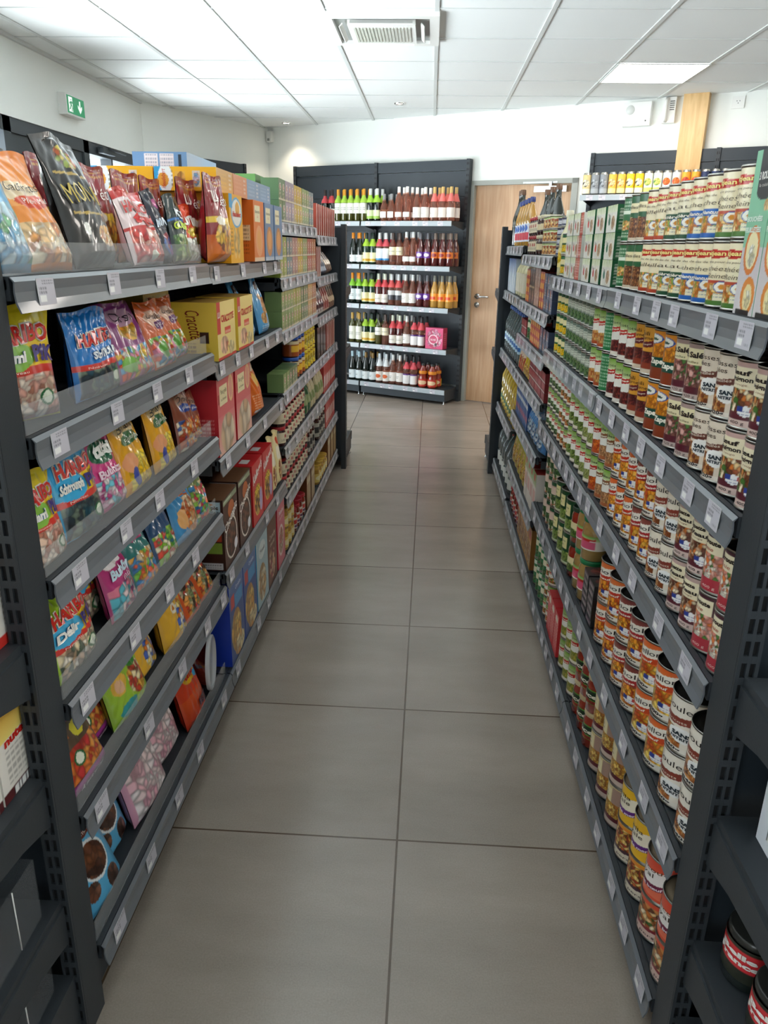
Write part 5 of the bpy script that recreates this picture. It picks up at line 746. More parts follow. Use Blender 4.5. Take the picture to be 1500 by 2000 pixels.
# ------------------------------------------------------------------ shelving
def tag_mesh():
    lb = Lab(.056, .040, 28, 20, 'C6C3CC'); lb.run([('tx', .06, .80, .7, .92, '3a3a44', .0022), ('tx', .5, .45, .92, .68, '4a4a54', .003), ('tx', .08, .12, .4, .3, '8a8a94', .003), ('bars', .55, .12, .92, .38)])
    b = MB(); lb.emit(b, lambda x, y, u: (-.0006-u, x-.028, y-.040+.0), M['tag']); b.box(-.0005, 0, -.028, .028, -.040, 0, M['white']); return b.mesh('price_tag')
TAGM = {}
def _tags():
    m = tag_mesh(); TAGM[1] = m
    lb = Lab(.056, .040, 28, 20, 'C6C3CC'); lb.run([('tx', .06, .80, .7, .92, '3a3a44', .0022), ('tx', .5, .45, .92, .68, '4a4a54', .003), ('bars', .55, .12, .92, .38)])
    b = MB(); lb.emit(b, lambda x, y, u: (.0006+u, .028-x, y-.040), M['tag']); b.box(0, .0005, -.028, .028, -.040, 0, M['white']); TAGM[-1] = b.mesh('price_tag')
_tags()
def shelf(root, s, X, ya, yb, z, depth=.44, tagp=.15, tags=True, riser=False, seed=0, base=False, wrap=False, far=False):
    """a shelf whose front lip stands at x = s*X, between ya and yb, deck top at z"""
    R = Vector(root.location); P = Vector((s*X, ya, z)); L = yb-ya-.006
    b = MB(); d = M['steel_dark']
    def q(x0, x1, y0, y1, z0, z1, m=d): b.box(min(s*x0, s*x1), max(s*x0, s*x1), y0, y1, z0, z1, m)
    q(.004, depth, 0, L, -.018, -.004); q(.0, .010, 0, L, -.034, 0); q(.014, .020, 0, L, -.006, -.001)
    q(.02, depth, 0, .003, -.05, -.004); q(.02, depth, L-.003, L, -.05, -.004)
    if base: q(.030, depth, 0, L, -z+.006, -.018)
    o = b.obj('shelf', root, tuple(P-R))
    r = MB(); pr = [(-.001, -.001), (-.006, -.008), (-.0045, -.022), (-.006, -.038), (-.012, -.052), (-.014, -.0515), (-.0085, -.036), (-.0070, -.022), (-.0085, -.007), (-.002, -.0005)]
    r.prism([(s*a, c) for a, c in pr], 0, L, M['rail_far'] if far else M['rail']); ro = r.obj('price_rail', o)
    if wrap:
        w = MB(); w.prism([(s*(a-.004), c) for a, c in pr], 0.002, L-.002, M['railclear']); w.obj('rail_sleeve', o)
    if tags:
        rg = random.Random(seed*7+int(z*100)+int(ya*10)); y = .05+rg.random()*.04
        while y < L-.04:
            tg = bpy.data.objects.new('price_tag', TAGM[1 if s > 0 else -1]); COL.objects.link(tg); tg.parent = o
            tg.location = (s*(-.0088), y, -.005+rg.random()*.001); tg.rotation_euler = (rg.uniform(-.012, .012), s*.06, 0)
            y += tagp*rg.uniform(.7, 1.3)
    if riser:
        w = MB(); q2 = (-.003, 0); w.box(min(s*.0105, s*.0125), max(s*.0105, s*.0125), .01, L-.01, .0006, .048, M['clear']); w.obj('riser_strip', o)
    return o
def upright(root, x, y, w, dp, h, sx=1, slots=False, holes=True):
    """slotted steel post with its slots towards -y (towards the camera)"""
    R = Vector(root.location); b = MB(); d = M['steel_dark']
    b.box(-w/2, w/2, .006, dp, .0, h, d)
    b.box(-w/2+.005, w/2-.005, .0052, .0058, .01, h-.01, M['black'])
    for xx in ((-w/2, -w/2+.0055), (-.0025, .0025), (w/2-.0055, w/2)): b.box(*xx, 0, .005, 0, h, d)
    z = .0
    while z < h-.03:
        for xx in ((-w/2+.0056, -.0026), (.0026, w/2-.0056)): b.box(*xx, 0, .005, z+.0002, z+.0125, d)
        z += .037
    return b.obj('upright', root, tuple(Vector((x, y, 0))-R))
def gondola(s, X, bays, label, wraps=()):
    yc = (BAY[0]+BAY[4])/2; root = empty('shelving_gondola', (s*X, yc, 0), label=label, category='shelving'); R = Vector(root.location)
    for bi, (zs, rz, tp) in enumerate(bays):
        ya, yb = BAY[bi], BAY[bi+1]
        if bi == 3: yb = 5.10
        for zi, z in enumerate(zs):
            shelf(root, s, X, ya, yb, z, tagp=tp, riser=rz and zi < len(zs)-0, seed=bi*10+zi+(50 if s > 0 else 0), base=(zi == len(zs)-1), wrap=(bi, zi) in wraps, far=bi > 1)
        b = MB(); b.box(min(s*.445, s*.455), max(s*.445, s*.455), ya, yb, .08, 1.585, M['steel_blue']); b.obj('back_panel', root, (-0, -yc, 0))
    for y in BAY[1:4]:
        b = MB(); b.box(s*.45-.02, s*.45+.02, y-.015, y+.015, 0, 1.60, M['steel_dark']); b.obj('upright', root, (0, -yc, 0))
    # the side of the gondola that faces away
    b = MB(); b.box(min(s*.46, s*.90), max(s*.46, s*.90), BAY[0], 5.10, .0, .14, M['steel_dark']); b.box(min(s*.46, s*.90), max(s*.46, s*.90), BAY[0], 5.10, 1.395, 1.415, M['steel_dark']); b.box(min(s*.46, s*.90), max(s*.46, s*.90), BAY[0], 5.10, .76, .78, M['steel_dark']); b.obj('far_side_shelves', root, (0, -yc, 0))
    return root
LZ = [[1.418, 1.180, .940, .705, .465, .150], [1.414, 1.150, .865, .500, .150], [1.558, 1.343, 1.130, .875, .640, .415, .150], [1.522, 1.310, 1.100, .875, .640, .415, .150]]
RZ = [[1.377, 1.092, .806, .447, .105], [1.375, 1.092, .800, .440, .105], [1.445, 1.222, 1.050, .862, .635, .350, .105], [1.487, 1.225, .865, .510, .120]]
gl = gondola(-1, XL, [(LZ[0], True, .21), (LZ[1], False, .26), (LZ[2], False, .16), (LZ[3], False, .16)], 'long dark grey gondola along the left of the aisle', wraps=((3, 1), (3, 2), (3, 3)))
gr = gondola(1, XR, [(RZ[0], False, .16), (RZ[1], False, .13), (RZ[2], False, .15), (RZ[3], False, .16)], 'long dark grey gondola along the right of the aisle', wraps=((1, 1), (2, 2)))
# end units
def endcap(s, x_in, y_face, near, zs, label, width=.98):
    """unit across the end of a gondola; near: faces the camera (-y), far: faces +y"""
    x0, x1 = s*x_in, s*(x_in+width); xa, xb = min(x0, x1), max(x0, x1)
    root = empty('end_shelving_unit', ((xa+xb)/2, y_face, 0), label=label, category='shelving'); R = Vector(root.location); d = M['steel_dark']
    sg = -1 if near else 1
    for x in (x_in+.016, x_in+width-.016):
        if near: upright(root, s*x, y_face, .032, .075, 1.60)
        else:
            b = MB(); b.box(-.016, .016, -.075, 0, .0, 1.60, d)
            z = .06
            while z < 1.57: b.box(-.009, -.004, -.0005, .0008, z, z+.02, M['black']); b.box(.004, .009, -.0005, .0008, z, z+.02, M['black']); b.box(-.0165, -.0155, -.018, -.012, z, z+.010, plain('9A9C9C')); b.box(.0155, .0165, -.018, -.012, z, z+.010, plain('9A9C9C')); z += .037
            b.obj('upright', root, tuple(Vector((s*x, y_face, 0))-R))
    b = MB(); yp = y_face+(.055 if near else -.055); b.box(xa+.03, xb-.03, yp-.006, yp+.006, .12, 1.58, M['steel_blue']); o = b.obj('back_panel', root, tuple(-R))
    for k, z in enumerate(zs):
        D = .36
        for x in (x_in+.012, x_in+width-.012):
            b = MB(); pts = [(0, 0), (sg*D, 0), (sg*D, -.030), (sg*.09, -.060), (sg*.02, -.078), (0, -.085)]
            b.prism([(p[0], p[1]) for p in pts], -.002, .002, d, axis='x'); b.obj('bracket', root, tuple(Vector((s*x, y_face, z-.004))-R))
        b = MB(); b.box(xa+.014, xb-.014, min(0, sg*D), max(0, sg*D), -.004, .010, d); b.box(xa+.014, xb-.014, min(sg*D, sg*(D+.008)), max(sg*D, sg*(D+.008)), -.05, .012, M['rail']); b.obj('shelf', root, (-R.x, 0, z))
    b = MB(); D = .40; b.box(xa+.01, xb-.01, min(0, sg*D), max(0, sg*D), .035, .165, M['steel_dark']); b.box(xa+.005, xb-.005, min(sg*D, sg*(D+.01)), max(sg*D, sg*(D+.01)), .10, .165, M['rail']); b.obj('base_shelf', root, (-R.x, 0, 0))
    for x in (xa+.02, xb-.02):
        b = MB(); b.lathe([(.012, 0), (.012, .008), (.006, .012), (.006, .036)], M['chrome'], 12); b.obj('levelling_foot', root, (x-R.x, sg*(D-.03), 0)); b.obj('levelling_foot', root, (x-R.x, sg*.02+(.06 if near else -.06), 0))
    return root
EZ = [.855, .600, .335]
endcap(-1, .612, 1.035, True, EZ, 'end shelving unit at the lower left edge of the picture')
endcap(1, .479, 1.035, True, EZ, 'end shelving unit at the lower right edge of the picture')
endcap(-1, .545, 5.185, False, [1.2, .8], 'dark end unit at the far end of the left gondola')
endcap(1, .440, 5.185, False, [1.2, .8], 'dark end unit at the far end of the right gondola')
M['railw'] = mat('pale_price_rail', 'A9B2B8', .35, coat=.2)
# wall units along the back wall (local frame: x along the wall, -y into the room)
def wall_unit(s0, nb, w, zs, ztop, label, depth=.34, base=True, rot=ANG, org=WB, u=UB, n=NB, tagp=.14):
    p = org+u*s0; root = empty('wall_shelving_unit', (p[0], p[1], 0), (0, 0, rot), label=label, category='shelving'); d = M['steel_dark']; W = nb*w
    for k in range(nb+1):
        b = MB(); b.box(k*w-.016, k*w+.016, -.075, -.006, 0, ztop, d); z = .1
        while z < ztop-.04: b.box(k*w-.010, k*w-.004, -.0762, -.0745, z, z+.02, M['black']); b.box(k*w+.004, k*w+.010, -.0762, -.0745, z, z+.02, M['black']); z += .05
        b.obj('upright', root)
    for k in range(nb):
        for j, (z0, z1) in enumerate(((.16, .9), (.9, 1.62), (1.62, 1.93), (1.93, ztop-.10), (ztop-.10, ztop-.003))):
            if z1-z0 < .02: continue
            b = MB(); b.box(k*w+.016, (k+1)*w-.016, -.055-(.008 if j == 4 else 0), -.035, z0+.002, z1-.002, M['steel_blue']); b.obj('back_panel', root)
        for j, z in enumerate(zs):
            D = depth; b = MB(); b.box(k*w+.012, (k+1)*w-.012, -D, -.06, z-.016, z-.002, d); b.box(k*w+.012, (k+1)*w-.012, -D, -D+.008, z-.036, z, d); so = b.obj('shelf', root)
            b = MB(); x0, x1 = k*w+.010, (k+1)*w-.010; b.prism([(-D-.002, z), (-D-.010, z-.004), (-D-.013, z-.045), (-D-.002, z-.045)], x0, x1, M['railw'], axis='x'); b.obj('price_rail', so)
            rg = random.Random(int(z*100)+k); y = x0+.08
            while y < x1-.06:
                tg = bpy.data.objects.new('price_tag', TAGM[1]); COL.objects.link(tg); tg.parent = so; tg.location = (y, -D-.0125, z-.004); tg.rotation_euler = (0, 0, PI/2); y += tagp*rg.uniform(.7, 1.4)
            for xe in (k*w+.014, (k+1)*w-.017):
                b = MB(); b.prism([(-.06, z-.002), (-D, z-.002), (-D, z-.03), (-.10, z-.07), (-.06, z-.08)], xe, xe+.003, d, axis='x'); b.obj('bracket', so)
        if base:
            b = MB(); b.box(k*w+.012, (k+1)*w-.012, -depth+.005, -.06, .03, zs[-1]-.018, M['steel_blue']); b.obj('base_plinth', root)
            for xx in (k*w+.03, (k+1)*w-.03):
                b = MB(); b.lathe([(.010, 0), (.010, .006), (.005, .01), (.005, .035)], M['chrome'], 10); b.obj('levelling_foot', root, (xx, -depth+.03, 0))
    return root
wu1 = wall_unit(.40, 2, 1.0, [1.705, 1.305, .925, .535, .145], 2.25, 'tall dark wine shelving unit on the back wall beside the door')
wu2 = wall_unit(3.56, 3, 1.0, [1.905, 1.50, 1.1, .7, .145], 2.25, 'tall dark drinks shelving unit on the back wall right of the door')
A2 = math.atan2(U2[1], U2[0]); 
wu3 = wall_unit(.25, 1, 1.03, [1.8, 1.4, 1.0, .6, .145], 2.25, 'dark shelving unit on the left corner wall behind the gondola', rot=A2, org=LW2, u=U2, n=N2)
# ------------------------------------------------------------------ stocking the shelves
ORD = {1: [''], 2: ['nearer', 'farther'], 3: ['nearest', 'middle', 'farthest']}
NTH = ['nearest', 'second', 'third', 'fourth', 'fifth', 'sixth', 'seventh', 'eighth', 'ninth', 'tenth', 'eleventh', 'twelfth']
TIER = {1: [''], 2: ['lower', 'upper'], 3: ['bottom', 'mid-height', 'top'], 4: ['bottom', 'second-up', 'third-up', 'top'], 5: ['bottom', 'second-up', 'third-up', 'fourth-up', 'top'], 6: ['bottom', 'second-up', 'third-up', 'fourth-up', 'fifth-up', 'top']}
_first = {}; ALL = []
def plur(s): return s+'es' if s.endswith(('x', 's')) else s+'s'
def spawn(key, loc, rot, label, group=None, scale=None):
    t = T[key]
    if key not in _first:
        if len(t['parts']) == 1:
            o = bpy.data.objects.new(t['name'], t['parts'][0][1]); COL.objects.link(o)
        else:
            o = empty(t['name'])
            for n, me in t['parts']:
                c = bpy.data.objects.new(n, me); COL.objects.link(c); part(c, o)
        _first[key] = o
    else:
        s = _first[key]; o = s.copy(); COL.objects.link(o)
        for ch in CH.get(s.name, []):
            c = ch.copy(); COL.objects.link(c); c.parent = o
    o.location = loc; o.rotation_euler = rot; o['label'] = label; o['category'] = t['cat']
    if scale: o.scale = scale
    if group: o['group'] = group
    elif 'group' in o: del o['group']
    ALL.append((o, key)); return o
def ordw(n, i): return ORD[n][i] if n in ORD else (NTH[i] if i < n-1 else 'farthest')
def run(s, X, z, y, key, n, where, pitch=None, stack=1, rows=1, off=.012, lean=0.0, gap=.002, yaw=0.0, rowgap=.004, jit=.3, group=None, end=None, z0=0, tiers=None):
    """n facings from y (near edge) on, on the side s of the aisle; returns the far edge"""
    t = T[key]; w, d, h = t['w'], t['d'], t['h']
    if end: pitch = (end-y)/n
    p = pitch or w+gap; g = group or ('%s on the %s' % (plur(t['name'].replace('_', ' ')), where))
    for i in range(n):
        for r in range(rows):
            for k in range(stack):
                jx = random.uniform(-1, 1)*.002*jit; yy = y+p*(i+.5)
                x = s*(X+off+d/2+r*(d+rowgap)+jx+ (math.sin(lean)*0))
                words = ' '.join(x_ for x_ in (ordw(n, i), TIER[stack][k], ('front-row' if r == 0 else ('second-row' if r == 1 else 'back-row')) if rows > 1 else '', t['desc']+',', where) if x_)
                hh = h*math.cos(lean) if lean else h
                ln = -(lean+random.uniform(-1, 1)*.02*jit) if lean else 0
                rz = (-PI/2 if s > 0 else PI/2)+yaw+random.uniform(-1, 1)*(.10 if t['cat'] in ('can', 'jar', 'tin') else .03)*jit
                zz = z+z0+k*(h+.0008)
                spawn(key, (x, yy, zz+.0006), (ln, 0, rz), words, g if n*stack*rows > 1 else None)
    return y+p*n
def seq(s, X, z, y, items, where, **kw):
    for it in items:
        key, n = it[0], it[1]; k = dict(kw); k.update(it[2] if len(it) > 2 else {}); y = run(s, X, z, y, key, n, where, **k)
    return y
R_, L_ = 1, -1
# ===== right, bay 1
w = 'right near bay, top shelf'; z = RZ[0][0]
y = seq(R_, XR, z, 1.130, [('bouch', 2, dict(pitch=.080, off=.006))], w)
y = seq(R_, XR, z, 1.296, [('reine', 2), ('nantua', 2), ('fin', 2), ('vol', 2), ('lent', 2)], w, stack=2, pitch=.0775, off=.004)
run(R_, XR, z, 2.075, 'gtall', 1, w, off=.006, stack=2)
w = 'right near bay, second shelf'; z = RZ[0][1]
y = seq(R_, XR, z, 1.118, [('bourg', 2, dict(rows=2)), ('sauc', 2, dict(rows=2)), ('sale', 2, dict(rows=2)), ('zia', 2), ('chili', 2), ('kidney', 3)], w, stack=2, pitch=.0785, off=.008)
w = 'right near bay, third shelf'; z = RZ[0][2]
y = seq(R_, XR, z, 1.118, [('chou', 2, dict(rows=2)), ('veau', 2), ('cass', 2), ('ravb', 2), ('ravo', 3), ('lensm', 2)], w, stack=2, pitch=.0785, off=.008)
w = 'right near bay, fourth shelf'; z = RZ[0][3]
y = seq(R_, XR, z, 1.118, [('cass8', 2, dict(rows=2)), ('cann', 2, dict(rows=2)), ('ravb8', 2), ('ravo8', 2)], w, stack=2, pitch=.1075, off=.008)
run(R_, XR, z, y+.005, 'tins', 2, w, stack=6, pitch=.075, off=.012, group='flat fish tins stacked near the shelf joint')
w = 'right near bay, bottom shelf'; z = RZ[0][4]
y = seq(R_, XR, z, 1.118, [('couscous', 2), ('paella', 2)], w, pitch=.108, off=.010)
y = run(R_, XR, z, y+.005, 'nouil', 3, w, stack=2, pitch=.108, off=.010)
y = run(R_, XR, z, y+.004, 'sauce', 3, w, stack=2, pitch=.0825, off=.010)
# ===== right, bay 2
w = 'right second bay, top shelf'; z = RZ[1][0]
y = seq(R_, XR, z, 2.165, [('pk2', 1, {}), ('pk1', 2, {}), ('pk3', 1, {})], w, stack=3, pitch=.150, off=.006)
y = seq(R_, XR, z, 2.70, [('pk1', 2, {})], w+' beyond', stack=3, pitch=.125, off=.006)
y = run(R_, XR, z, 2.955, 'corn', 2, w, stack=2, pitch=.076, off=.01)
run(R_, XR, z, 3.100, 'vbot', 1, w, off=.01)
w = 'right second bay, second shelf'; z = RZ[1][1]
y = seq(R_, XR, z, 2.155, [('greenp', 1, dict(stack=2)), ('white', 2, dict(stack=2))], w, pitch=.078, off=.008)
y = seq(R_, XR, z, y, [('gray', 7)], w, stack=3, pitch=.065, off=.008)
y = seq(R_, XR, z, y, [('corn', 3)], w, stack=3, pitch=.0765, off=.008)
w = 'right second bay, third shelf'; z = RZ[1][2]
y = seq(R_, XR, z, 2.155, [('carot', 1), ('flag', 2), ('pois', 3)], w, stack=2, pitch=.0785, off=.008)
y = seq(R_, XR, z, y, [('jard', 3), ('hvert', 4)], w, stack=3, pitch=.0685, off=.008)
w = 'right second bay, fourth shelf'; z = RZ[1][3]
y = run(R_, XR, z, 2.165, 'pickj', 2, w, stack=2, pitch=.085, off=.012)
y = run(R_, XR, z, y+.005, 'carj', 1, w, stack=2, pitch=.095, off=.012)
y = run(R_, XR, z, y+.005, 'bigpea', 3, w, stack=2, pitch=.108, off=.010)
y = run(R_, XR, z, y+.005, 'pinkc', 3, w, stack=3, pitch=.083, off=.010)
w = 'right second bay, bottom shelf'; z = RZ[1][4]
y = run(R_, XR, z, 2.155, 'poisg', 3, w, stack=2, pitch=.085, off=.010)
y = run(R_, XR, z, y+.006, 'redbox', 3, w, pitch=.080, off=.010)
y = run(R_, XR, z, y+.006, 'jard', 2, w, stack=3, pitch=.070, off=.010)
y = run(R_, XR, z, y+.006, 'gslim', 4, w, stack=2, pitch=.074, off=.010)
# ===== right, bay 3
w = 'right third bay, top shelf'; z = RZ[2][0]
y = run(R_, XR, z, 3.20, 'navy', 2, w, stack=4, pitch=.095, off=.03)
y = run(R_, XR, z, y, 'pate', 3, w, stack=3, pitch=.092, off=.01)
y = run(R_, XR, z, y, 'terr', 2, w, stack=2, pitch=.10, off=.01)
y = run(R_, XR, z, y, 'jam', 4, w, stack=2, pitch=.075, off=.01)
w = 'right third bay, second shelf'; z = RZ[2][1]
y = run(R_, XR, z, 3.19, 'bluegy', 3, w, stack=3, pitch=.085, off=.01)
y = run(R_, XR, z, y, 'redyel', 2, w, stack=4, pitch=.066, off=.01)
y = run(R_, XR, z, y, 'pinkbx', 2, w, stack=2, pitch=.093, off=.01)
y = run(R_, XR, z, y, 'brownbx', 2, w, stack=2, pitch=.093, off=.01)
y = run(R_, XR, z, y, 'redyel', 2, w+' beyond', stack=4, pitch=.07, off=.01)
w = 'right third bay, third shelf'; z = RZ[2][2]
y = run(R_, XR, z, 3.19, 'bluegy', 3, w, stack=2, pitch=.09, off=.01)
y = run(R_, XR, z, y, 'bluebr', 1, w, off=.01, pitch=.07) if False else y
y = run(R_, XR, z, y, 'redyel', 5, w, stack=3, pitch=.066, off=.01)
y = run(R_, XR, z, y, 'gslim', 2, w, stack=1, pitch=.08, off=.01)
y = run(R_, XR, z, y, 'redst', 2, w, stack=2, pitch=.105, off=.01)
w = 'right third bay, fourth shelf'; z = RZ[2][3]
y = run(R_, XR, z, 3.19, 'redst', 5, w, stack=3, pitch=.105, off=.01)
y = run(R_, XR, z, y, 'pastay', 3, w, pitch=.085, off=.01, lean=0); y = run(R_, XR, z, y, 'pastar', 3, w, pitch=.075, off=.01)
w = 'right third bay, fifth shelf'; z = RZ[2][4]
y = run(R_, XR, z, 3.19, 'bluepk', 4, w, pitch=.115, off=.01); y = run(R_, XR, z, y, 'bluebox', 12, w, pitch=.042, off=.01, group='tall blue pasta boxes on the right third bay')
w = 'right third bay, sixth shelf'; z = RZ[2][5]
y = run(R_, XR, z, 3.19, 'milkbr', 4, w, pitch=.10, off=.01); y = run(R_, XR, z, y, 'puree', 5, w, pitch=.115, off=.01)
w = 'right third bay, bottom shelf'; z = RZ[2][6]
y = run(R_, XR, z, 3.19, 'noodle', 5, w, pitch=.105, off=.01); y = run(R_, XR, z, y, 'stew2', 5, w, stack=1, pitch=.085, off=.01)
# ===== right, bay 4
w = 'right far bay, top shelf'; z = RZ[3][0]
run(R_, XR, z, 4.26, 'syrup', 5, w, pitch=.125, off=.01); run(R_, XR, z, 4.90, 'cider', 2, w, pitch=.092, off=.012); run(R_, XR, z, 4.36, 'cider', 3, 'right far bay, top shelf, behind', pitch=.22, off=.15)
w = 'right far bay, second shelf'; z = RZ[3][1]
y = run(R_, XR, z, 4.22, 'milk', 4, w, pitch=.105, off=.01); y = run(R_, XR, z, y, 'bluebr', 6, w, pitch=.068, off=.01)
w = 'right far bay, third shelf'; z = RZ[3][2]; run(R_, XR, z, 4.22, 'waterb', 8, w, pitch=.108, off=.01)
w = 'right far bay, fourth shelf'; z = RZ[3][3]; run(R_, XR, z, 4.22, 'oilb', 8, w, pitch=.108, off=.01)
w = 'right far bay, bottom shelf'; z = RZ[3][4]; run(R_, XR, z, 4.22, 'jugw', 6, w, pitch=.135, off=.01)
# ===== left, bay 1: bags leaning back behind the clear risers
def bags(z, lst, where, X=XL):
    """(key, centre y, lean, offset, scale)"""
    tot = {}; cnt = {}
    for it in lst: tot[it[0]] = tot.get(it[0], 0)+1
    for it in lst:
        key, yc = it[0], it[1]; lean = it[2] if len(it) > 2 else .18; off = it[3] if len(it) > 3 else .014; sc = it[4] if len(it) > 4 else 1.0; t = T[key]; i = cnt.get(key, 0); cnt[key] = i+1
        o_ = ordw(tot[key], i); rl = it[5] if len(it) > 5 else 0; vz = it[6] if len(it) > 6 else VZ
        spawn(key, (-(X+off+t['d']/2*sc), yc, z+.001+math.sin(abs(rl))*t['w']/2*sc), (-lean, rl, PI/2+random.uniform(-.04, .04)+(it[7] if len(it) > 7 else 0)), ' '.join(q for q in (o_, t['desc']+',', where) if q), ('%s on the %s' % (plur(t['name'].replace('_', ' ')), where)) if tot[key] > 1 else None, (sc, sc, sc*vz))
w = 'left near bay, top shelf'
VZ = .86
bags(LZ[0][0], [('skyb', 1.195, .25), ('truf', 1.335, .36), ('dkbr', 1.425, .42, .05), ('blkg', 1.535, .25), ('tagada', 1.68, .30, .075), ('tagada', 1.82, .28), ('dknv', 1.955, .18, .03), ('gmies', 2.03, .10), ('kids', 2.115, .12)], w)
VZ = 1.0
bags(LZ[0][0], [('pops', 1.68, .06, .15), ('pops', 1.86, .03, .14), ('pops', 2.03, .0, .13), ('pops', 2.195, .0, .125), ('pops', 2.225, .0, .035)], 'left top shelf behind the candy')
bags(LZ[0][0], [('pops', 2.245, .0, -.035, 1.06)], 'left top shelf beside the rusks')
VZ = .85
w = 'left near bay, second shelf'
bags(LZ[0][1], [('pik_y', 1.232, .03, .040, 1.05, 0, .85, -.42), ('dknv', 1.37, .12, .12), ('schtr', 1.470, .08), ('ourson', 1.68, .30), ('croc', 1.86, .30), ('croc', 2.01, .28, .03)], w)
w = 'left near bay, third shelf'
bags(LZ[0][2], [('pik_y', 1.185, .12, .014, .9), ('schpik', 1.335, .14), ('bubl', 1.485, .20, .02), ('banan', 1.62, .22), ('banan', 1.80, .16), ('cara', 1.98, .12), ('cara', 2.09, .12, .03, .8)], w)
w = 'left near bay, fourth shelf'
bags(LZ[0][3], [('delir', 1.245, .16), ('delir', 1.40, .10, .075, 1.0, 0, .98), ('bubb2', 1.475, .20), ('teal', 1.615, .26), ('navyg', 1.765, .24), ('petil', 1.93, .20), ('multi', 2.07, .2)], w)
w = 'left near bay, fifth shelf'
bags(LZ[0][4], [('tray', 1.215, .34), ('tray', 1.325, .34, .05), ('piques', 1.46, .24), ('poussin', 1.60, .22, .035), ('poussin', 1.78, .16), ('orang', 1.93, .34), ('orang', 2.06, .36)], w)
w = 'left near bay, bottom shelf'; VZ = .93
bags(LZ[0][5], [('chocb', 1.225, .30), ('chocb', 1.36, .24, .05), ('marsh', 1.53, .26), ('marsh', 1.715, .22, .04, .92), ('lolly', 1.90, .24)], w)
o = spawn('tub', (-(XL+.10), 2.045, LZ[0][5]+.088), (0, -PI/2*.92+PI, 0), 'round clear-lidded tub of sweets, left near bay, bottom shelf beside cereal'); o.rotation_euler = (0, PI/2, 0.15); o.location = (-(XL+.127), 2.045, LZ[0][5]+.088)
run(L_, XL, LZ[0][1], 1.995, 'ybx', 1, 'left near bay, second shelf', off=.13, stack=2)
# ===== left, bay 2
w = 'left second bay, top shelf'; z = LZ[1][0]; VZ = 1.0
run(L_, XL, z, 2.335, 'heud', 1, w, off=-.02)
run(L_, XL, z, 2.655, 'obox', 1, w, off=-.02); run(L_, XL, z, 2.825, 'bbox', 2, w, off=-.02, pitch=.168)
run(L_, XL, z, 2.33, 'heud', 1, 'behind the front one, left second bay', off=.11); run(L_, XL, z, 2.50, 'heud', 1, 'in the second row, left second bay', off=.11)
Z2 = z+.1935
run(L_, XL, Z2, 2.285, 'fly', 1, 'left top shelf stack', off=0.0, rows=2); run(L_, XL, Z2, 2.475, 'flo', 1, w+' stack', off=0.0, rows=2); run(L_, XL, Z2, 2.665, 'flb', 2, w+' stack', off=0.0, pitch=.19)
spawn('bigblue', (-.845, 2.70, Z2+.0632), (0, 0, 0), 'dusty blue flat box on top of the yellow rusk boxes, left side')
run(L_, XL, z, 2.68, 'heud', 2, 'third row, left second bay', off=.12, pitch=.17)
run(L_, XL, LZ[2][0], 3.20, 'bigtea', 3, 'second row of the left third bay', off=.09, stack=2, pitch=.11)
w = 'left second bay, second shelf'; z = LZ[1][1]
run(L_, XL, z, 2.150, 'craco', 2, w, off=-.012, pitch=.245)
VZ = .84; bags(z, [('bluec', 2.76, .34, .01), ('bluec', 2.95, .20, .0, 1.0)], w)
w = 'left second bay, third shelf'; z = LZ[1][2]
run(L_, XL, z, 2.16, 'paing', 2, w, off=.0, pitch=.225); VZ = .9; bags(z, [('granp', 2.80, .16, .0, 1.0)], w)
w = 'left second bay, fourth shelf'; z = LZ[1][3]
run(L_, XL, z, 2.155, 'chocap', 2, w, off=.0, pitch=.197, rows=2); run(L_, XL, z, 2.555, 'kell', 2, w, off=.0, pitch=.186); run(L_, XL, z, 2.93, 'honeyb', 2, w, off=.0, pitch=.118)
w = 'left second bay, bottom shelf'; z = LZ[1][4]
run(L_, XL, z, 2.175, 'gbis', 2, w, off=.0, pitch=.198); run(L_, XL, z, 2.585, 'lbis', 1, w, off=.0); run(L_, XL, z, 2.785, 'brcer', 1, w, off=.0); run(L_, XL, z, 2.98, 'pinkcer', 1, w, off=.0)
# ===== left, bay 3
def teas(z, y, lst, where, stack=2):
    for k, n in lst: y = run(L_, XL, z, y, 'tea_'+k, n, where, stack=stack, pitch=.0705, off=-.004)
    return y
w = 'left third bay, top shelf'
teas(LZ[2][0], 3.19, [('dgreen', 2), ('lilac', 3), ('yellow', 3), ('green', 3), ('grey', 2)], w)
w = 'left third bay, second shelf'; teas(LZ[2][1], 3.19, [('lime', 2), ('grey', 2), ('pink', 2), ('yellow', 2), ('green', 2), ('red', 2), ('orange', 2)], w)
w = 'left third bay, third shelf'; teas(LZ[2][2], 3.19, [('green', 4), ('lime', 3), ('dgreen', 3), ('tan', 2), ('orange', 2)], w)
w = 'left third bay, fourth shelf'; z = LZ[2][3]
teas(z, 3.19, [('green', 2), ('dgreen', 3)], w, 1); y = run(L_, XL, z, 3.57, 'milka', 3, w, stack=2, pitch=.085, off=.0); run(L_, XL, z, y+.01, 'yetub', 4, w, stack=2, pitch=.085, off=.0)
w = 'left third bay, fifth shelf'; z = LZ[2][4]; y = run(L_, XL, z, 3.19, 'jam', 8, w, stack=2, pitch=.074, off=.0); y = run(L_, XL, z, y+.02, 'gfol', 2, w, pitch=.09, off=.0); run(L_, XL, z, y, 'beig', 2, w, pitch=.085, off=.0)
w = 'left third bay, sixth shelf'; z = LZ[2][5]; y = run(L_, XL, z, 3.19, 'jam', 9, w, stack=2, pitch=.074, off=.0); y = run(L_, XL, z, y+.02, 'dkjar', 3, w, pitch=.08, off=.0)
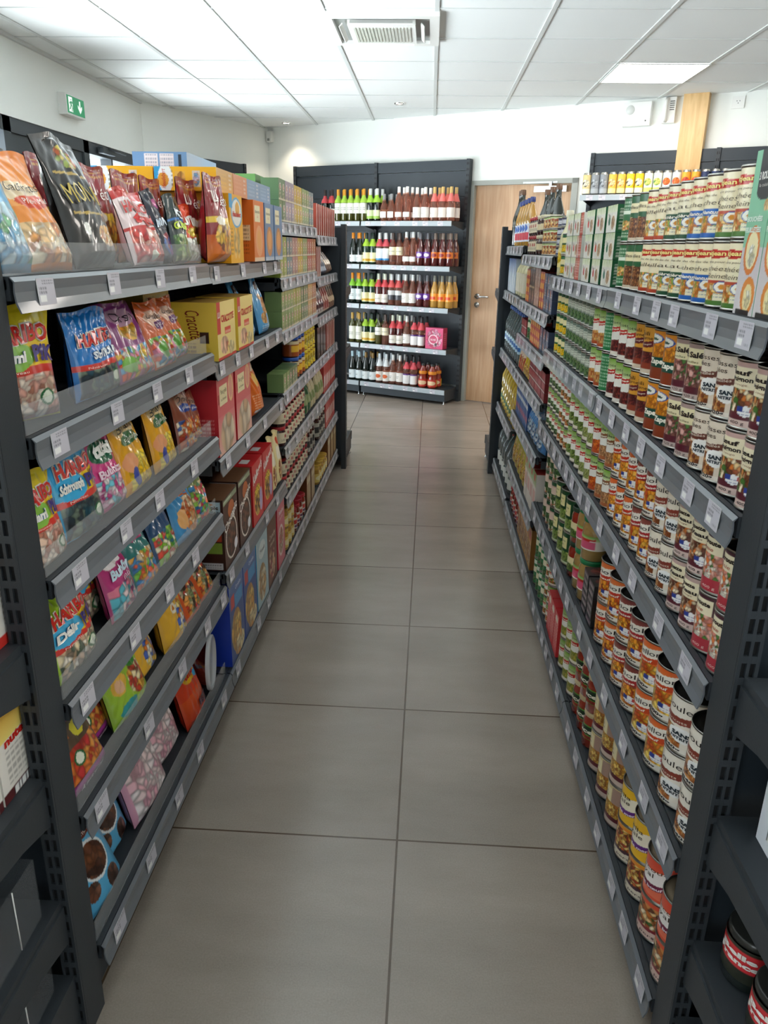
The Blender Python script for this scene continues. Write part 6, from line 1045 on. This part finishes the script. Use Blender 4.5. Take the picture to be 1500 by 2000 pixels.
w = 'left third bay, bottom shelf'; z = LZ[2][6]; y = run(L_, XL, z, 3.19, 'honey', 3, w, stack=2, pitch=.078, off=.0); y = run(L_, XL, z, y, 'stew2', 4, w, stack=1, pitch=.082, off=.0); run(L_, XL, z, y+.02, 'pastac', 2, w, pitch=.15, off=.0)
# ===== left, bay 4
w = 'left far bay, top shelf'; run(L_, XL, LZ[3][0], 4.22, 'rednar', 10, w, pitch=.085, off=.0, group='narrow red and white capsule boxes')
w = 'left far bay, second shelf'; z = LZ[3][1]; y = run(L_, XL, z, 4.22, 'rednar', 3, w, pitch=.06, off=.0); y = run(L_, XL, z, y+.04, 'cofn', 3, w, pitch=.09, off=.0, lean=.3); run(L_, XL, z, y, 'cofb', 3, w, pitch=.085, off=.0, lean=.3)
w = 'left far bay, third shelf'; z = LZ[3][2]; y = run(L_, XL, z, 4.22, 'cofs', 3, w, pitch=.09, off=.0); y = run(L_, XL, z, y, 'cofr', 3, w, pitch=.09, off=.0); run(L_, XL, z, y, 'cofb', 3, w, pitch=.085, off=.0)
w = 'left far bay, fourth shelf'; z = LZ[3][3]; y = run(L_, XL, z, 4.22, 'blkbx', 3, w, pitch=.12, off=.0); run(L_, XL, z, y+.03, 'rednar', 6, w, pitch=.07, off=.0)
w = 'left far bay, fifth shelf'; z = LZ[3][4]; y = run(L_, XL, z, 4.22, 'beig', 3, w, pitch=.085, off=.0); run(L_, XL, z, y, 'redpk', 9, w, pitch=.062, off=.0, group='red and white packets with blue tops')
w = 'left far bay, sixth shelf'; z = LZ[3][5]; y = run(L_, XL, z, 4.22, 'dkjar', 4, w, pitch=.08, off=.0); run(L_, XL, z, y, 'redpk', 7, w, pitch=.065, off=.0)
w = 'left far bay, bottom shelf'; z = LZ[3][6]; y = run(L_, XL, z, 4.22, 'honey', 5, w, pitch=.08, off=.0); run(L_, XL, z, y, 'pastac', 3, w, pitch=.15, off=.0)
# ===== end unit goods
for k, (yc, nm) in enumerate(((1.012, 'farther'), (.877, 'nearer'))):
    spawn('kinder', (-.648-.065, yc, EZ[0]+.0108), (0, 0, 0), nm+' white snack box with red base on the left end unit')
for k, (yc, nm) in enumerate(((1.020, 'farther'), (.900, 'nearer'))):
    spawn('nut', (-.648-.060, yc, EZ[1]+.0108), (0, 0, 0), nm+' white and yellow hazelnut biscuit box, left end unit')
def bin_(z, y0, y1, lab, key, blab):
    t = empty('clear_bin', (-.64-.1, (y0+y1)/2, z+.0108), label=lab, category='bin'); b = MB(); D = (y1-y0)/2; H = .125
    b.box(.096, .098, -D, D, 0, H, M['bin']); b.box(-.10, -.098, -D, D, 0, H, M['bin']); b.box(-.098, .096, -D, -D+.002, 0, H, M['bin']); b.box(-.098, .096, D-.002, D, 0, H, M['bin']); b.box(-.098, .096, -D+.002, D-.002, 0, .002, M['bin']); b.obj('tray', t)
    b = MB(); b.tube([(.099, -D*.3, .004), (.099, -D*.3, H)], .0012, M['white'], 5); b.tube([(.099, D*.4, .004), (.099, D*.4, H)], .0012, M['white'], 5); b.obj('moulded_rib', t)
    spawn(key, (-.74, (y0+y1)/2-.02, z+.015), (-.25, 0, PI/2), blab)
bin_(EZ[2], .76, 1.0, 'empty looking clear acrylic bin on the left end unit', 'chocbag', 'dark chocolate bag standing in the upper clear bin')
bin_(.158, .70, 1.0, 'lowest clear acrylic bin at the bottom left corner', 'gran', 'blue biscuit bag in the lowest clear bin')
spawn('kraft', (.665, .845, EZ[1]+.0108), (0, 0, 0), 'large white carton with barcode on the right end unit')
for k, (x, yy, zz) in enumerate(((.562, .975, EZ[2]+.011), (.562, .868, EZ[2]+.011))):
    spawn('bfj', (x, yy, zz), (0, 0, -.7), ['farther', 'nearer'][k]+' dark jar with red name panel on the right end unit')
# ===== wine
def wrow(z, items, level, dep=.34):
    """items: (template, place along the wall, facings, pitch, rows); bottles never closer than their radii"""
    flat = []
    for it in items:
        for i in range(it[2]): flat.append([it[0], it[1]+i*it[3], i, it[2], it[4] if len(it) > 4 else 2])
    for a, b in zip(flat, flat[1:]): b[1] = max(b[1], a[1]+(T[a[0]]['w']+T[b[0]]['w'])/2+.0015)
    for key, s0, i, n, nr in flat:
        t = T[key]
        for r in range(nr):
            tt = dep-.016-t['d']/2-r*.094
            words = ' '.join(q for q in ({1: [''], 2: ['left', 'right']}.get(n, ['first', 'second', 'third', 'fourth', 'fifth'])[i], ('' if nr == 1 else ['front', 'back', 'rear'][r]), t['desc']+',', level) if q)
            spawn(key, wb(s0+(.004 if r % 2 else 0), tt, z+.001), (0, 0, ANG+random.uniform(-.15, .15)), words, 'wine bottles on the '+level)
def sx(px): return 1.262+(px-690)*.00575
wrow(1.705, [('w_red', sx(634), 2, .085), ('w_ggw', sx(656), 5, .077), ('w_ggd', sx(724), 2, .078), ('w_rd', sx(750), 2, .088), ('w_cv', sx(783), 2, .09), ('w_rw', sx(817), 2, .088), ('w_rg', sx(849), 3, .086)], 'top wine shelf')
wrow(1.305, [('w_dw', sx(693), 2, .080), ('w_gg2', sx(720), 2, .080), ('w_pb', sx(746), 2, .080), ('w_cr', sx(772), 2, .078), ('w_cv', sx(798), 2, .084), ('w_pp', sx(824), 2, .080), ('w_po', sx(851), 3, .080)], 'second wine shelf')
wrow(.925, [('w_ol', sx(692), 2, .080), ('w_gg2', sx(719), 2, .080), ('w_pk', sx(745), 2, .080), ('w_gy', sx(772), 2, .082), ('w_rw', sx(799), 2, .082), ('w_pp', sx(826), 2, .080), ('w_ye', sx(852), 3, .079)], 'third wine shelf')
wrow(.535, [('w_gw', sx(692), 2, .082), ('w_gg2', sx(720), 2, .080), ('w_cw', sx(747), 1, .08), ('w_cr', sx(761), 1, .08), ('w_pk', sx(776), 2, .082), ('w_rw', sx(804), 1, .08), ('w_vi', sx(819), 2, .080)], 'fourth wine shelf')
spawn('winebox', wb(sx(861), .34-.06, .536), (0, 0, ANG), 'pink rosé wine carton at the right end of the fourth wine shelf')
wrow(.145, [('w_sw', sx(692), 2, .084), ('w_sg', sx(721), 2, .084), ('w_or', sx(750), 2, .082), ('w_rw', sx(778), 2, .082), ('w_vi', sx(806), 2, .082), ('sangria', sx(838), 2, .105, 2)], 'bottom wine shelf')
# ===== beers on the right wall unit
S0 = 3.60; n = 0
seqb = ['gold', 'silver', 'silver', 'amber', 'amber', 'yellow', 'yellow', 'lime', 'lime', 'orangew', 'orangew', 'orred', 'orred', 'navyb', 'navyb', 'navyb']
cnt = {}
for i, k in enumerate(seqb):
    c = cnt.get(k, 0); cnt[k] = c+1; tot = seqb.count(k)
    o_ = '' if tot == 1 else (['left', 'right'][c] if tot == 2 else ['left', 'middle', 'right'][c])
    s_ = S0+i*.0715
    if 4.55 < s_ < 4.565: s_ += .02
    spawn('beer_'+k, wb(s_, .295, 1.906), (0, 0, ANG), (o_+' '+T['beer_'+k]['desc']+', drinks shelf on back wall').strip(), 'tall beer cans in a row')
# ------------------------------------------------------------------ outside, seen through the left panes
M['leaf'] = mat('hedge_leaf', '4F7A34', .6); M['bark'] = mat('tree_bark', '5A4636', .8); M['pave'] = mat('pale_paving', 'D8D6D0', .8, bump=.1)
def tree(x, y, h, r, lab, seed):
    t = empty('garden_tree', (x, y, 0), label=lab, category='tree'); b = MB(); b.tube([(0, 0, 0), (.03, 0, h*.4), (0, .05, h*.7)], .09, M['bark'], 8); b.obj('trunk', t)
    rg = np.random.default_rng(seed); b = MB(); V = []; F = []
    for i in range(1500):
        d = rg.normal(size=3); d /= np.linalg.norm(d); c = d*r*rg.uniform(.5, 1)**.5+np.array([0, 0, h*.75]); a = rg.normal(size=3)*.09; e = rg.normal(size=3)*.09; k = len(V)
        V += [tuple(c), tuple(c+a), tuple(c+a+e), tuple(c+e)]; F.append((k, k+1, k+2, k+3))
    b.add(V, F, M['leaf']); b.obj('crown', t)
tree(-6.5, 9.5, 3.0, 1.5, 'green tree outside, behind the far left window pane', 1); tree(-8.5, 13.0, 3.4, 1.8, 'second green tree outside the left windows, farther off', 2)
# ------------------------------------------------------------------ checks while building
_seen = {}
for o, key in ALL:
    l = o['label']; n = len(l.split())
    if n > 16: print('LONG', n, l)
    _seen[l] = _seen.get(l, 0)+1
for l, n in _seen.items():
    if n > 1: print('DUP', n, l)
print('THINGS', len(ALL)); _c = {}
for o, k in ALL: _c[T[k]['cat']] = _c.get(T[k]['cat'], 0)+1
print('CATS', _c)
